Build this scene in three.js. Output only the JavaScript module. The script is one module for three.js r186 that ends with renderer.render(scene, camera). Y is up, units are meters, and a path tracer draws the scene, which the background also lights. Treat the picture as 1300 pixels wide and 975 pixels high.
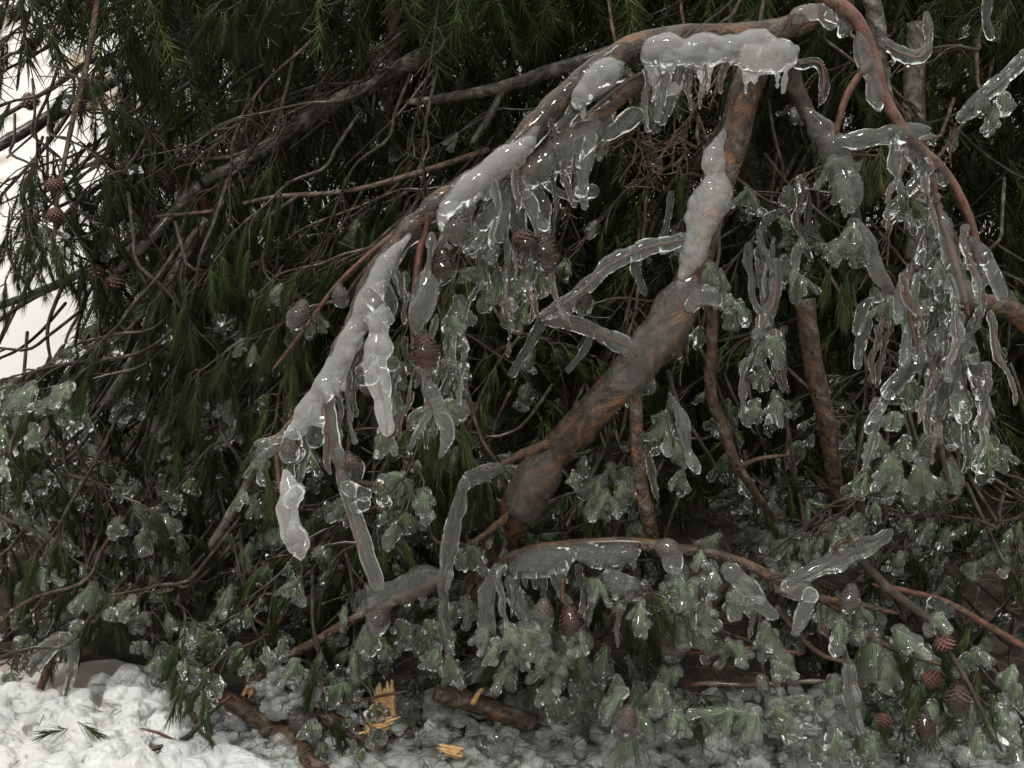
import * as THREE from 'three';
import { mergeGeometries } from 'three/addons/utils/BufferGeometryUtils.js';
import { ImprovedNoise } from 'three/addons/math/ImprovedNoise.js';

// ---------------------------------------------------------------- camera, sky, sun, exposure
const scene = new THREE.Scene();
const PITCH = THREE.MathUtils.degToRad(20), EYE = 1.4, F = 1700;          // F: focal length in pixels of a 1300 x 975 picture
const camera = new THREE.PerspectiveCamera(2 * Math.atan(487.5 / F) * 180 / Math.PI, 4 / 3, 0.05, 200);
camera.position.set(0, EYE, 0);
camera.rotation.x = -PITCH;

const renderer = new THREE.WebGLRenderer({ antialias: true });
renderer.toneMapping = THREE.LinearToneMapping;
renderer.toneMappingExposure = 1.7;
renderer.shadowMap.enabled = true;

{ // overcast sky: an even cloud deck, zenith brighter than the horizon
  const W = 64, H = 32, data = new Float32Array(W * H * 4);
  for (let j = 0; j < H; j++) {
    const up = Math.sin(((j + 0.5) / H - 0.5) * Math.PI), l = up > 0 ? (1 + 2 * up) / 3 : 0.3;
    for (let i = 0; i < W; i++) data.set([l * 1.0, l * 0.99, l * 0.955, 1], (j * W + i) * 4);
  }
  const sky = new THREE.DataTexture(data, W, H, THREE.RGBAFormat, THREE.FloatType);
  sky.mapping = THREE.EquirectangularReflectionMapping; sky.magFilter = THREE.LinearFilter; sky.needsUpdate = true;
  scene.background = sky; scene.environment = sky;
}
const sun = new THREE.DirectionalLight(new THREE.Color(1, 0.97, 0.93), 1.5);
sun.position.set(-1.1, 6, -0.4); sun.target.position.set(0, 0.6, -2.2);
sun.castShadow = true; sun.shadow.radius = 20;
Object.assign(sun.shadow.camera, { left: -4, right: 4, top: 4, bottom: -4, near: 0.5, far: 20 });
scene.add(sun, sun.target);

// ---------------------------------------------------------------- helpers
let seed = 12345;
const rnd = () => { seed = (seed + 0x6d2b79f5) | 0; let t = Math.imul(seed ^ (seed >>> 15), 1 | seed); t = (t + Math.imul(t ^ (t >>> 7), 61 | t)) ^ t; return ((t ^ (t >>> 14)) >>> 0) / 4294967296; };
const rr = (a, b) => a + (b - a) * rnd();
const pick = (a) => a[Math.floor(rnd() * a.length)];
const V = (x, y, z) => new THREE.Vector3(x, y, z);
const perlin = new ImprovedNoise(), N3 = (x, y, z) => perlin.noise(x, y, z);
const fbm = (x, y, z) => N3(x, y, z) + 0.5 * N3(2.1 * x, 2.1 * y, 2.1 * z + 7) + 0.25 * N3(4.3 * x, 4.3 * y, 4.3 * z + 3);
const CP = Math.cos(PITCH), SP = Math.sin(PITCH);
// a point of the place from where it shows in the photograph (1300 x 975) and how far off it stands
const P = (px, py, d) => { const yc = (487.5 - py) / F * d; return V((px - 650) / F * d, EYE + yc * CP - d * SP, -(d * CP + yc * SP)); };
const toPix = (p) => { const y = p.y - EYE, d = -p.z * CP - y * SP, yc = y * CP - p.z * SP; return [650 + p.x / d * F, 487.5 - yc / d * F, d]; };
const groundDepth = (py) => EYE / ((py - 487.5) / F * CP + SP);
const DOWN = V(0, -1, 0);

const taken = {};
const numbered = (n) => { const k = taken[n] = (taken[n] ?? -1) + 1; return k ? n + '_' + String(k).padStart(3, '0') : n; };
function shade(m) { m.castShadow = true; m.receiveShadow = true; return m; }
function thing(name, label, category, base, group) {
  const o = new THREE.Group(); o.name = numbered(name); scene.add(o); o.position.copy(base);
  o.userData = { label, category }; if (group) o.userData.group = group;
  return o;
}
const origin = (o) => (o.parent && o.parent !== scene ? origin(o.parent).clone().add(o.position) : o.position.clone());
function part(name, geo, mat, parent) {               // geo in world metres
  const b = origin(parent); geo.translate(-b.x, -b.y, -b.z);
  const m = shade(new THREE.Mesh(geo, mat)); m.name = name; parent.add(m); return m;
}
function put(name, geo, mat, parent, pos, quat, scale = 1) {   // shared geometry, parent unrotated
  const m = shade(new THREE.Mesh(geo, mat)); m.name = name; m.position.copy(pos).sub(origin(parent)); m.quaternion.copy(quat); m.scale.setScalar(scale); parent.add(m); return m;
}
function setting(name, geo, mat, kind = 'structure', label) { const m = shade(new THREE.Mesh(geo, mat)); m.name = name; m.userData.kind = kind; if (label) m.userData.label = label; scene.add(m); return m; }

// tapered bark-covered rod through points [Vector3], radii in metres; closed ends
function rod(pts, rad, radial = 8, step = 0.012, rough = 0.08, sd = 0) {
  const curve = new THREE.CatmullRomCurve3(pts, false, 'centripetal'), len = curve.getLength(), n = Math.max(3, Math.ceil(len / step));
  const pos = [], uv = [], idx = [];
  let prev = null; const nrm = V(0, 0, 0), t0 = V(), bin = V();
  for (let i = 0; i <= n; i++) {
    const u = i / n, p = curve.getPointAt(u), t = curve.getTangentAt(u);
    if (!prev) { nrm.set(0, 1, 0); if (Math.abs(t.y) > 0.9) nrm.set(1, 0, 0); }
    nrm.addScaledVector(t, -nrm.dot(t)).normalize(); bin.crossVectors(t, nrm); prev = t;
    // radius by the point parameter
    const k = curve.getUtoTmapping(u) * (pts.length - 1), a = Math.min(pts.length - 2, Math.floor(k)), r0 = THREE.MathUtils.lerp(rad[a], rad[a + 1], k - a);
    for (let j = 0; j <= radial; j++) {
      const th = j / radial * Math.PI * 2, c = Math.cos(th), s = Math.sin(th);
      let r = r0 * (1 + rough * fbm(p.x * 60 + c * 1.2 + sd, p.y * 60 + s * 1.2, p.z * 60));
      pos.push(p.x + (nrm.x * c + bin.x * s) * r, p.y + (nrm.y * c + bin.y * s) * r, p.z + (nrm.z * c + bin.z * s) * r);
      uv.push(th * r0 / 0.1, u * len / 0.16);
    }
  }
  const w = radial + 1;
  for (let i = 0; i < n; i++) for (let j = 0; j < radial; j++) { const a = i * w + j, b = a + w; idx.push(a, a + 1, b, b, a + 1, b + 1); }
  for (const e of [0, n]) {
    const c = curve.getPointAt(e / n), o = pos.length / 3; pos.push(c.x, c.y, c.z); uv.push(0, e ? len / 0.16 : 0);
    for (let j = 0; j < radial; j++) { const a = e * w + j; e ? idx.push(a, a + 1, o) : idx.push(a + 1, a, o); }
  }
  const g = new THREE.BufferGeometry();
  g.setAttribute('position', new THREE.Float32BufferAttribute(pos, 3)); g.setAttribute('uv', new THREE.Float32BufferAttribute(uv, 2)); g.setIndex(idx);
  g.computeVertexNormals();
  // weld the normals over the seam
  const nn = g.attributes.normal;
  for (let i = 0; i <= n; i++) { const a = i * w, b = a + radial, v = V(nn.getX(a) + nn.getX(b), nn.getY(a) + nn.getY(b), nn.getZ(a) + nn.getZ(b)).normalize(); nn.setXYZ(a, v.x, v.y, v.z); nn.setXYZ(b, v.x, v.y, v.z); }
  return g;
}

// frozen bodies: tapered capsules joined by a smooth minimum and meshed with surface nets
// caps: [ax, ay, az, bx, by, bz, ra, rb]
function frozen(caps, { cell = 0.003, k = 0.006, amp = 0.0012, freq = 70, ridge = 0 } = {}) {
  const lo = V(1e9, 1e9, 1e9), hi = V(-1e9, -1e9, -1e9), pad = k + 3 * cell + amp;
  for (const c of caps) { const r = Math.max(c[6], c[7]) + pad; lo.min(V(Math.min(c[0], c[3]) - r, Math.min(c[1], c[4]) - r, Math.min(c[2], c[5]) - r)); hi.max(V(Math.max(c[0], c[3]) + r, Math.max(c[1], c[4]) + r, Math.max(c[2], c[5]) + r)); }
  const nx = Math.ceil((hi.x - lo.x) / cell) + 1, ny = Math.ceil((hi.y - lo.y) / cell) + 1, nz = Math.ceil((hi.z - lo.z) / cell) + 1;
  const f = new Float32Array(nx * ny * nz).fill(1), sx = 1, sy = nx, sz = nx * ny;
  for (const [ax, ay, az, bx, by, bz, ra, rb] of caps) {
    const r = Math.max(ra, rb) + pad, dx = bx - ax, dy = by - ay, dz = bz - az, dd = dx * dx + dy * dy + dz * dz + 1e-12;
    const i0 = Math.max(0, Math.floor((Math.min(ax, bx) - r - lo.x) / cell)), i1 = Math.min(nx - 1, Math.ceil((Math.max(ax, bx) + r - lo.x) / cell));
    const j0 = Math.max(0, Math.floor((Math.min(ay, by) - r - lo.y) / cell)), j1 = Math.min(ny - 1, Math.ceil((Math.max(ay, by) + r - lo.y) / cell));
    const k0 = Math.max(0, Math.floor((Math.min(az, bz) - r - lo.z) / cell)), k1 = Math.min(nz - 1, Math.ceil((Math.max(az, bz) + r - lo.z) / cell));
    for (let c = k0; c <= k1; c++) for (let b = j0; b <= j1; b++) for (let a = i0; a <= i1; a++) {
      const x = lo.x + a * cell - ax, y = lo.y + b * cell - ay, z = lo.z + c * cell - az, h = Math.min(1, Math.max(0, (x * dx + y * dy + z * dz) / dd));
      const d = Math.hypot(x - dx * h, y - dy * h, z - dz * h) - (ra + (rb - ra) * h), o = a + b * sy + c * sz, e = f[o], m = Math.max(k - Math.abs(e - d), 0) / k;
      f[o] = Math.min(e, d) - m * m * k * 0.25;
    }
  }
  if (amp) for (let c = 0; c < nz; c++) for (let b = 0; b < ny; b++) for (let a = 0; a < nx; a++) {
    const o = a + b * sy + c * sz; if (Math.abs(f[o]) > 3 * cell + amp) continue;
    const x = lo.x + a * cell, y = lo.y + b * cell, z = lo.z + c * cell;
    const n1 = N3(x * freq, y * freq, z * freq), n2 = N3(x * freq * 2.3 + 5, y * freq * 2.3, z * freq * 2.3), n0 = N3(x * freq * 0.45, y * freq * 0.45 + 9, z * freq * 0.45);
    f[o] += amp * (1.4 * n0 + 0.7 * n1 + 0.3 * (Math.abs(n2) - 0.2) + ridge * (Math.abs(n1) - 0.2));
  }
  const vid = new Int32Array(nx * ny * nz).fill(-1), pos = [], nor = [], idx = [], e = [0, sx, sy, sx + sy, sz, sz + sx, sz + sy, sz + sx + sy];
  const ED = [[0, 1], [2, 3], [4, 5], [6, 7], [0, 2], [1, 3], [4, 6], [5, 7], [0, 4], [1, 5], [2, 6], [3, 7]];
  for (let c = 0; c < nz - 1; c++) for (let b = 0; b < ny - 1; b++) for (let a = 0; a < nx - 1; a++) {
    const o = a + b * sy + c * sz; let mask = 0; for (let q = 0; q < 8; q++) if (f[o + e[q]] < 0) mask |= 1 << q;
    if (mask === 0 || mask === 255) continue;
    let x = 0, y = 0, z = 0, n = 0;
    for (const [p, q] of ED) { if (((mask >> p) & 1) === ((mask >> q) & 1)) continue; const fp = f[o + e[p]], t = fp / (fp - f[o + e[q]]); x += (p & 1) + ((q & 1) - (p & 1)) * t; y += ((p >> 1) & 1) + (((q >> 1) & 1) - ((p >> 1) & 1)) * t; z += (p >> 2) + ((q >> 2) - (p >> 2)) * t; n++; }
    vid[o] = pos.length / 3; pos.push(lo.x + (a + x / n) * cell, lo.y + (b + y / n) * cell, lo.z + (c + z / n) * cell);
    const F = (q) => f[o + e[q]];
    const gx = F(1) - F(0) + F(3) - F(2) + F(5) - F(4) + F(7) - F(6), gy = F(2) - F(0) + F(3) - F(1) + F(6) - F(4) + F(7) - F(5), gz = F(4) - F(0) + F(5) - F(1) + F(6) - F(2) + F(7) - F(3), l = Math.hypot(gx, gy, gz) || 1;
    nor.push(gx / l, gy / l, gz / l);
  }
  const quad = (a, b, c, d, flip) => { if (a < 0 || b < 0 || c < 0 || d < 0) return; flip ? idx.push(a, c, b, a, d, c) : idx.push(a, b, c, a, c, d); };
  for (let c = 1; c < nz - 1; c++) for (let b = 1; b < ny - 1; b++) for (let a = 1; a < nx - 1; a++) {
    const o = a + b * sy + c * sz, s = f[o] < 0;
    if (s !== f[o + sx] < 0) quad(vid[o - sy - sz], vid[o - sz], vid[o], vid[o - sy], !s);
    if (s !== f[o + sy] < 0) quad(vid[o - sx - sz], vid[o - sx], vid[o], vid[o - sz], !s);
    if (s !== f[o + sz] < 0) quad(vid[o - sx - sy], vid[o - sy], vid[o], vid[o - sx], !s);
  }
  const g = new THREE.BufferGeometry();
  g.setAttribute('position', new THREE.Float32BufferAttribute(pos, 3)); g.setAttribute('normal', new THREE.Float32BufferAttribute(nor, 3)); g.setIndex(idx);
  tris += idx.length / 3;
  return g;
}
let tris = 0;
const cap = (a, b, ra, rb) => [a.x, a.y, a.z, b.x, b.y, b.z, ra, rb];

// ---------------------------------------------------------------- materials
function dataTex(n, fn, srgb = true) {
  const d = new Uint8Array(n * n * 4);
  for (let y = 0; y < n; y++) for (let x = 0; x < n; x++) { const c = fn(x / n, y / n); d.set([c[0], c[1], c[2], 255].map((v) => Math.max(0, Math.min(255, v))), (y * n + x) * 4); }
  const t = new THREE.DataTexture(d, n, n); t.wrapS = t.wrapT = THREE.RepeatWrapping; t.magFilter = THREE.LinearFilter; t.needsUpdate = true; if (srgb) t.colorSpace = THREE.SRGBColorSpace; return t;
}
// noise that repeats over the unit square
const loop = (u, v, s, o) => { const a = u * 2 * Math.PI, b = v * 2 * Math.PI, r = s / (2 * Math.PI); return N3(Math.cos(a) * r + o, Math.sin(a) * r + Math.cos(b) * r * 1.3, Math.sin(b) * r * 1.3 - o); };
const mixc = (a, b, t) => a.map((x, i) => x + (b[i] - x) * Math.max(0, Math.min(1, t)));
const flake = (u, v) => loop(u, v, 9, 1) + 0.6 * loop(u, v, 21, 4) + 0.3 * loop(u, v, 47, 8);
const barkMap = (cols) => dataTex(256, (u, v) => { const f = flake(u, v), g = loop(u, v, 60, 12), m = loop(u, v, 4, 20) + 0.5 * loop(u, v, 9, 26); let c = mixc(cols[0], cols[1], 0.35 + m * 1.6 + f * 0.35); c = mixc(c, cols[2], (loop(u, v, 5, 33) - 0.1) * 3 + f * 0.5); c = mixc(c, cols[3], (-f - 0.3) * 3); return c.map((x) => x * (1 + g * 0.25)); });
const barkBump = dataTex(256, (u, v) => { const f = flake(u, v); const h = 128 + 190 * f + 40 * loop(u, v, 80, 3); return [h, h, h]; }, false);
const std = (o) => new THREE.MeshStandardMaterial(o), wet = (o) => new THREE.MeshPhysicalMaterial({ clearcoat: 0.3, clearcoatRoughness: 0.2, specularIntensity: 0.5, ...o });
const M = {
  orangeBark: wet({ name: 'orange bark', map: barkMap([[58, 46, 37], [104, 72, 45], [80, 73, 65], [40, 31, 26]]), bumpMap: barkBump, bumpScale: 0.006, roughness: 0.6 }),
  brownBark: wet({ name: 'brown bark', map: barkMap([[62, 46, 36], [92, 68, 50], [88, 82, 76], [36, 27, 22]]), bumpMap: barkBump, bumpScale: 0.003, roughness: 0.75 }),
  greyBark: wet({ name: 'grey bark', map: barkMap([[54, 49, 42], [80, 74, 65], [100, 99, 90], [34, 31, 27]]), bumpMap: barkBump, bumpScale: 0.003, roughness: 0.85 }),
  redTwig: wet({ name: 'red twig', map: barkMap([[74, 46, 35], [96, 60, 44], [82, 64, 53], [48, 31, 25]]), bumpMap: barkBump, bumpScale: 0.001, roughness: 0.5 }),
  darkTwig: wet({ name: 'dark twig', map: barkMap([[44, 36, 28], [62, 50, 38], [74, 68, 58], [28, 23, 18]]), bumpMap: barkBump, bumpScale: 0.001, roughness: 0.8 }),
  splinter: std({ name: 'fresh split wood', map: dataTex(128, (u, v) => { const g = loop(u * 1, v, 40, 3) * 0.6 + loop(u, v, 12, 9); return mixc([206, 172, 122], [166, 126, 80], 0.5 + g); }), roughness: 0.7 }),
  milky: new THREE.MeshPhysicalMaterial({ name: 'milky ice', color: new THREE.Color(0.96, 0.965, 0.955), roughness: 0.02, transmission: 0.86, thickness: 0.02, ior: 1.31 }),
  cloudy: new THREE.MeshPhysicalMaterial({ name: 'cloudy ice', color: new THREE.Color(0.93, 0.95, 0.92), roughness: 0.01, transmission: 0.972, thickness: 0.02, ior: 1.31 }),
  clear: new THREE.MeshPhysicalMaterial({ name: 'clear ice', color: new THREE.Color(0.97, 0.98, 0.97), roughness: 0.0, transmission: 1, thickness: 0.02, ior: 1.31 }),
  pale: new THREE.MeshPhysicalMaterial({ name: 'pale ice', color: new THREE.Color(0.92, 0.95, 0.9), roughness: 0.02, transmission: 0.96, thickness: 0.02, ior: 1.31 }),
  frosty: new THREE.MeshPhysicalMaterial({ name: 'granular ice', color: new THREE.Color(0.82, 0.85, 0.81), roughness: 0.1, transmission: 0.75, thickness: 0.02, ior: 1.31 }),
  cone: std({ name: 'cone scale', color: new THREE.Color(0.065, 0.034, 0.022), roughness: 0.6 }),
  redCone: std({ name: 'russet cone scale', color: new THREE.Color(0.085, 0.036, 0.025), roughness: 0.6 }),
  snow: new THREE.MeshPhysicalMaterial({ name: 'icy snow', color: new THREE.Color(0.78, 0.79, 0.77), roughness: 0.4, transmission: 0.45, thickness: 0.02, ior: 1.31 }),
};
const greens = [[0.042, 0.062, 0.016], [0.056, 0.075, 0.02], [0.036, 0.048, 0.016], [0.085, 0.1, 0.034]].map((c, i) => new THREE.MeshPhysicalMaterial({ name: 'pine needle ' + 'abcd'[i], color: new THREE.Color(...c), roughness: 0.5, specularIntensity: 0.5, side: THREE.DoubleSide }));
const paleNeedle = std({ name: 'needle in ice', color: new THREE.Color(0.12, 0.17, 0.07), roughness: 0.5, side: THREE.DoubleSide });

// ---------------------------------------------------------------- prototypes
function needleGeo(list, plain) {       // list of [base, dir, length, sag, radius]
  const pos = [], nor = [], idx = [];
  for (const [b, d, L, sag, r] of list) {
    const s = V(rr(-1, 1), rr(-1, 1), rr(-1, 1)); s.addScaledVector(d, -s.dot(d)).normalize(); const t = V().crossVectors(d, s), o = pos.length / 3;
    for (const [u, w] of plain ? [[0, 1]] : [[0, 0.8], [0.55, 1]]) for (let q = 0; q < 3; q++) {
      const a = q * 2.0944, nx = s.x * Math.cos(a) + t.x * Math.sin(a), ny = s.y * Math.cos(a) + t.y * Math.sin(a), nz = s.z * Math.cos(a) + t.z * Math.sin(a);
      pos.push(b.x + d.x * L * u + nx * r * w, b.y + d.y * L * u - sag * u * u + ny * r * w, b.z + d.z * L * u + nz * r * w); nor.push(nx, ny, nz);
    }
    pos.push(b.x + d.x * L, b.y + d.y * L - sag, b.z + d.z * L); nor.push(d.x, d.y, d.z);
    if (plain) for (let q = 0; q < 3; q++) idx.push(o + q, o + (q + 1) % 3, o + 3);
    else for (let q = 0; q < 3; q++) { const n = (q + 1) % 3; idx.push(o + q, o + n, o + 3 + q, o + 3 + q, o + n, o + 3 + n, o + 3 + q, o + 3 + n, o + 6); }
  }
  const g = new THREE.BufferGeometry(); g.setAttribute('position', new THREE.Float32BufferAttribute(pos, 3)); g.setAttribute('normal', new THREE.Float32BufferAttribute(nor, 3)); g.setIndex(idx); return g;
}
// a shoot 5 cm long, its needles swept forward; hangs along -y from the origin
function shoot(n, L0, spread) {
  const list = [];
  for (let i = 0; i < n; i++) {
    const s = Math.pow(rnd(), 0.8), a = rnd() * 6.283, w = rr(0.25, 1) * spread * (1.1 - 0.5 * s);
    const d = V(Math.cos(a) * w, -1, Math.sin(a) * w).normalize();
    list.push([V(0, -0.05 * s, 0), d, L0 * rr(0.75, 1.15), rr(0, 0.012), 0.00075]);
  }
  return needleGeo(list);
}
const shoots = [shoot(60, 0.046, 0.55), shoot(54, 0.04, 0.8), shoot(66, 0.05, 0.42), shoot(48, 0.042, 0.65), shoot(60, 0.048, 0.95), shoot(54, 0.054, 0.35)];
// frozen tufts: a fan of needle bundles webbed together with ice
const tufts = [];
for (let v = 0; v < 24; v++) {
  const n = 6 + (v * 3) % 7, caps = [], list = [], wide = [0.4, 0.75, 1.1, 0.6, 0.9][v % 5], L = [0.034, 0.044, 0.054, 0.04][v % 4], thick = [0.35, 0.7, 0.5][v % 3];
  for (let i = 0; i < n; i++) {
    const a = rr(-1, 1) * wide, d = V(Math.sin(a), -Math.cos(a), rr(-1, 1) * thick).normalize(), l = L * rr(0.45, 1.15), bend = V(rr(-1, 1), rr(-1, 0.3), rr(-1, 1)).multiplyScalar(0.006);
    const m = d.clone().multiplyScalar(l * 0.55), e = d.clone().multiplyScalar(l).add(bend);
    caps.push(cap(V(rr(-0.007, 0.007), 0.004 - rr(0, 0.012), rr(-0.005, 0.005)), m, v % 2 ? 0.006 : 0.0035, rr(0.004, 0.0075)), cap(m, e, rr(0.004, 0.0065), rr(0.0045, 0.0095)));
    for (let k = 0; k < 2; k++) if (rnd() < 0.5) { const s = m.clone().lerp(e, rr(-0.3, 1)), o = s.clone().add(V(rr(-1, 1), rr(-1.1, 0.4), rr(-1, 1)).multiplyScalar(0.009)); caps.push(cap(s, o, 0.004, rr(0.004, 0.0085))); }
    for (let q = 0; q < 9; q++) list.push([V(0, 0, 0), d.clone().add(V(rr(-1, 1), rr(-1, 1), rr(-1, 1)).multiplyScalar(0.18)).normalize(), l * rr(0.8, 1.2), 0.003, 0.0009]);
  }
  tufts.push([frozen(caps, { cell: 0.003, k: 0.005, amp: 0.001, freq: 80 }), needleGeo(list)]);
}
// a cone: ovoid core and spiral of pointed scales, tip at -y
function coneGeo(L, R, open) {
  const gs = [], core = new THREE.SphereGeometry(1, 10, 8); core.scale(R * 0.72, L * 0.47, R * 0.72); core.translate(0, -L * 0.5, 0); core.deleteAttribute('uv'); gs.push(core.toNonIndexed());
  const n = 72;
  for (let i = 0; i < n; i++) {
    const t = (i + 0.5) / n, a = i * 2.39996, y = -L * t, r = R * Math.pow(Math.sin(Math.PI * (0.12 + 0.86 * t)), 0.7), s = 0.0052 * (0.55 + 0.6 * Math.sin(Math.PI * t));
    const g = new THREE.OctahedronGeometry(1); g.scale(s * 0.9, s * 0.35, s * 1.5); g.rotateX(open - 0.9 * t); g.translate(0, 0, r * 0.92); g.rotateY(a); g.translate(0, y, 0); g.deleteAttribute('uv'); gs.push(g);
  }
  const g = mergeGeometries(gs.map((x) => { x.computeVertexNormals(); return x; })); return g;
}
const cones = [coneGeo(0.042, 0.0165, 0.5), coneGeo(0.036, 0.0175, 0.8), coneGeo(0.05, 0.016, 0.35)];
const coneIce = [0, 1, 2].map((v) => frozen([cap(V(0, -0.004, 0), V(0, -0.03, 0.001), 0.012, 0.0225), cap(V(0, -0.03, 0), V(rr(-0.004, 0.004), -0.046, 0), 0.021, 0.012 + 0.003 * v), cap(V(0.004, -0.03, 0.006), V(0.01, -0.05, 0.003), 0.008, 0.005)], { cell: 0.0028, k: 0.01, amp: 0.0012, freq: 80 }));

const hang = (dir, turn = rnd() * 6.283) => new THREE.Quaternion().setFromUnitVectors(DOWN, dir.clone().normalize()).multiply(new THREE.Quaternion().setFromAxisAngle(V(0, 1, 0), turn));
function addTuft(t, pos, dir = DOWN, s = 1, mat = M.cloudy, turn = rnd() * 6.283) {
  const [ice, nd] = pick(tufts), q = hang(dir, turn), m = put('frozen_tuft', ice, mat, t, pos, q, s); m.scale.set(s * rr(0.8, 1.25), s * rr(0.85, 1.2), s * rr(0.8, 1.2));
  const n = shade(new THREE.Mesh(nd, rnd() < 0.6 ? paleNeedle : greens[3])); n.name = 'needles'; m.add(n); return m;
}
function addShoot(t, pos, dir, s = 1) { return put('needle_tuft', pick(shoots), pick(greens), t, pos, hang(dir), s); }
function addCone(t, pos, dir = DOWN, iced = 0, s = 1, mat = M.cone) {
  const c = put('pine_cone', pick(cones), mat, t, pos, hang(dir), s);
  if (iced) { const n = shade(new THREE.Mesh(pick(coneIce), iced > 1 ? M.clear : M.cloudy)); n.name = 'ice_shell'; c.add(n); }
  return c;
}
// paths as [px, py, depth, radius in photo pixels]
const path = (a) => ({ pts: a.map(([x, y, d]) => P(x, y, d)), rad: a.map(([, , d, r]) => r / F * d) });
function curveOf(a) { const p = path(a), c = new THREE.CatmullRomCurve3(p.pts, false, 'centripetal'); return { c, len: c.getLength(), at: (t) => { const q = c.getPoint(t), k = t * (p.pts.length - 1), i = Math.min(p.pts.length - 2, Math.floor(k)); return [q, THREE.MathUtils.lerp(p.rad[i], p.rad[i + 1], k - i)]; } }; }
function wood(name, a, mat, t, radial = 8, rough = 0.08) {
  const z = a[a.length - 1], y = a[a.length - 2]; if (z[3] < 7) a = [...a, [z[0] + (z[0] - y[0]) * 0.12, z[1] + (z[1] - y[1]) * 0.12, z[2], z[3] * 0.3]];
  const p = path(a); return part(name, rod(p.pts, p.rad, radial, Math.max(0.007, p.rad[0] * 0.8), rough, a[0][0]), mat, t); }
// capsules of an ice casing along [px, py, depth, radius px]
function casing(a, { lump = 0.22, drip = 0, dripL = 0.02, dripR = 0.0042, wig = 0.0015, blunt = 0 } = {}) {
  const { len, at } = curveOf(a), n = Math.max(4, Math.round(len / 0.009)), caps = [], s0 = rr(0, 99);
  const end = (u) => blunt ? 1 : 0.35 + 0.65 * Math.min(1, Math.min(u, 1 - u) / 0.16);
  const wob = (i) => V(N3(s0, i * 0.31, 1), N3(i * 0.31, s0, 2), N3(3, s0, i * 0.31)).multiplyScalar(wig * 2.5);
  let [q, r] = at(0), ro = r * end(0);
  for (let i = 1; i <= n; i++) {
    const [p, r1] = at(i / n), rn = r1 * end(i / n) * (1 + lump * 2 * N3(s0 + i * 0.37, 3.1, 0.7) + lump * 0.8 * N3(s0 + i * 0.9, 7.1, 0.2)); p.add(wob(i));
    caps.push(cap(q, p, ro, rn));
    if (rnd() < drip) { const l = dripL * rr(0.3, 1.7), b = p.clone().add(V(rr(-0.5, 0.5) * rn, -rn * 0.6, rr(-0.3, 0.5) * rn)), m = b.clone().add(V(rr(-0.15, 0.15) * l, -l * 0.55, rr(-0.1, 0.1) * l)), e = m.clone().add(V(rr(-0.12, 0.12) * l, -l * 0.45, rr(-0.1, 0.1) * l)); caps.push(cap(b, m, dripR * 1.35, dripR * 0.85), cap(m, e, dripR * 0.85, dripR * rr(0.5, 0.95))); }
    q = p; ro = rn;
  }
  return caps;
}
const sleeve = (t, a, mat = M.milky, o = {}) => part('ice_sleeve', frozen(casing(a, o), { cell: o.cell ?? 0.003, k: o.k ?? 0.006, amp: o.amp ?? 0.002, freq: mat === M.milky ? 75 : 52, ridge: mat === M.milky ? 0.6 : 0 }), mat, t);
// an icicle from a to b (pixels), thick at the root, knobbed end
function icicle(t, a, mat = M.clear, bulb = 1.15) {
  const { len, at } = curveOf(a), n = Math.max(4, Math.round(len / 0.008)), caps = []; let [q, r] = at(0), ph = rnd() * 9;
  for (let i = 1; i <= n; i++) { const [p, r1] = at(i / n), rn = r1 * (1 + 0.1 * Math.sin(ph + i * 1.1)) * (i === n ? bulb : 1); caps.push(cap(q, p, r, rn)); q = p; r = rn; }
  return part('icicle', frozen(caps, { cell: 0.0026, k: 0.004, amp: 0.0014, freq: 95 }), mat, t);
}
// an ice rod with a thin twig down its middle
function icedTwig(t, a, twigPx = 2.2, mat = M.cloudy, wmat = M.redTwig, o = {}) {
  wood('twig', a.map(([x, y, d], i) => [x + (o.off ?? 0), y, d - (o.off ? 0.004 : 0), twigPx * (1 - 0.4 * i / a.length)]), wmat, t, 5);
  return sleeve(t, a, mat, { lump: 0.2, k: 0.004, amp: 0.0012, cell: 0.0027, drip: 0.06, dripL: 0.012, dripR: 0.003, blunt: 1, ...o });
}

// fine crooked twigs glazed with clear ice, hanging from a region of the photograph
function strands(t, spots, d, len = [40, 100], r = [3.2, 5.5], lean = 0.25) {
  for (const [x, y] of spots) {
    const L = rr(...len), k = 4, a = [], g = rr(-lean, lean), r0 = rr(...r), dd = d + rr(-0.02, 0.02); let px = x, py = y;
    for (let i = 0; i <= k; i++) { a.push([px, py, dd, r0 * (1 - 0.35 * i / k) * rr(0.8, 1.2)]); px += (g + rr(-0.35, 0.35)) * L / k; py += L / k; }
    wood('twig', a.map(([x, y, d], i) => [x, y, d, 1.6 - 0.25 * i]), rnd() < 0.5 ? M.redTwig : M.darkTwig, t, 4);
    part('ice_glaze', frozen(casing(a, { lump: 0.35, drip: 0.12, dripL: 0.012, dripR: 0.0028, wig: 0.002, blunt: 1 }), { cell: 0.0025, k: 0.004, amp: 0.0008, freq: 110 }), rnd() < 0.55 ? M.clear : M.cloudy, t);
  }
}

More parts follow.
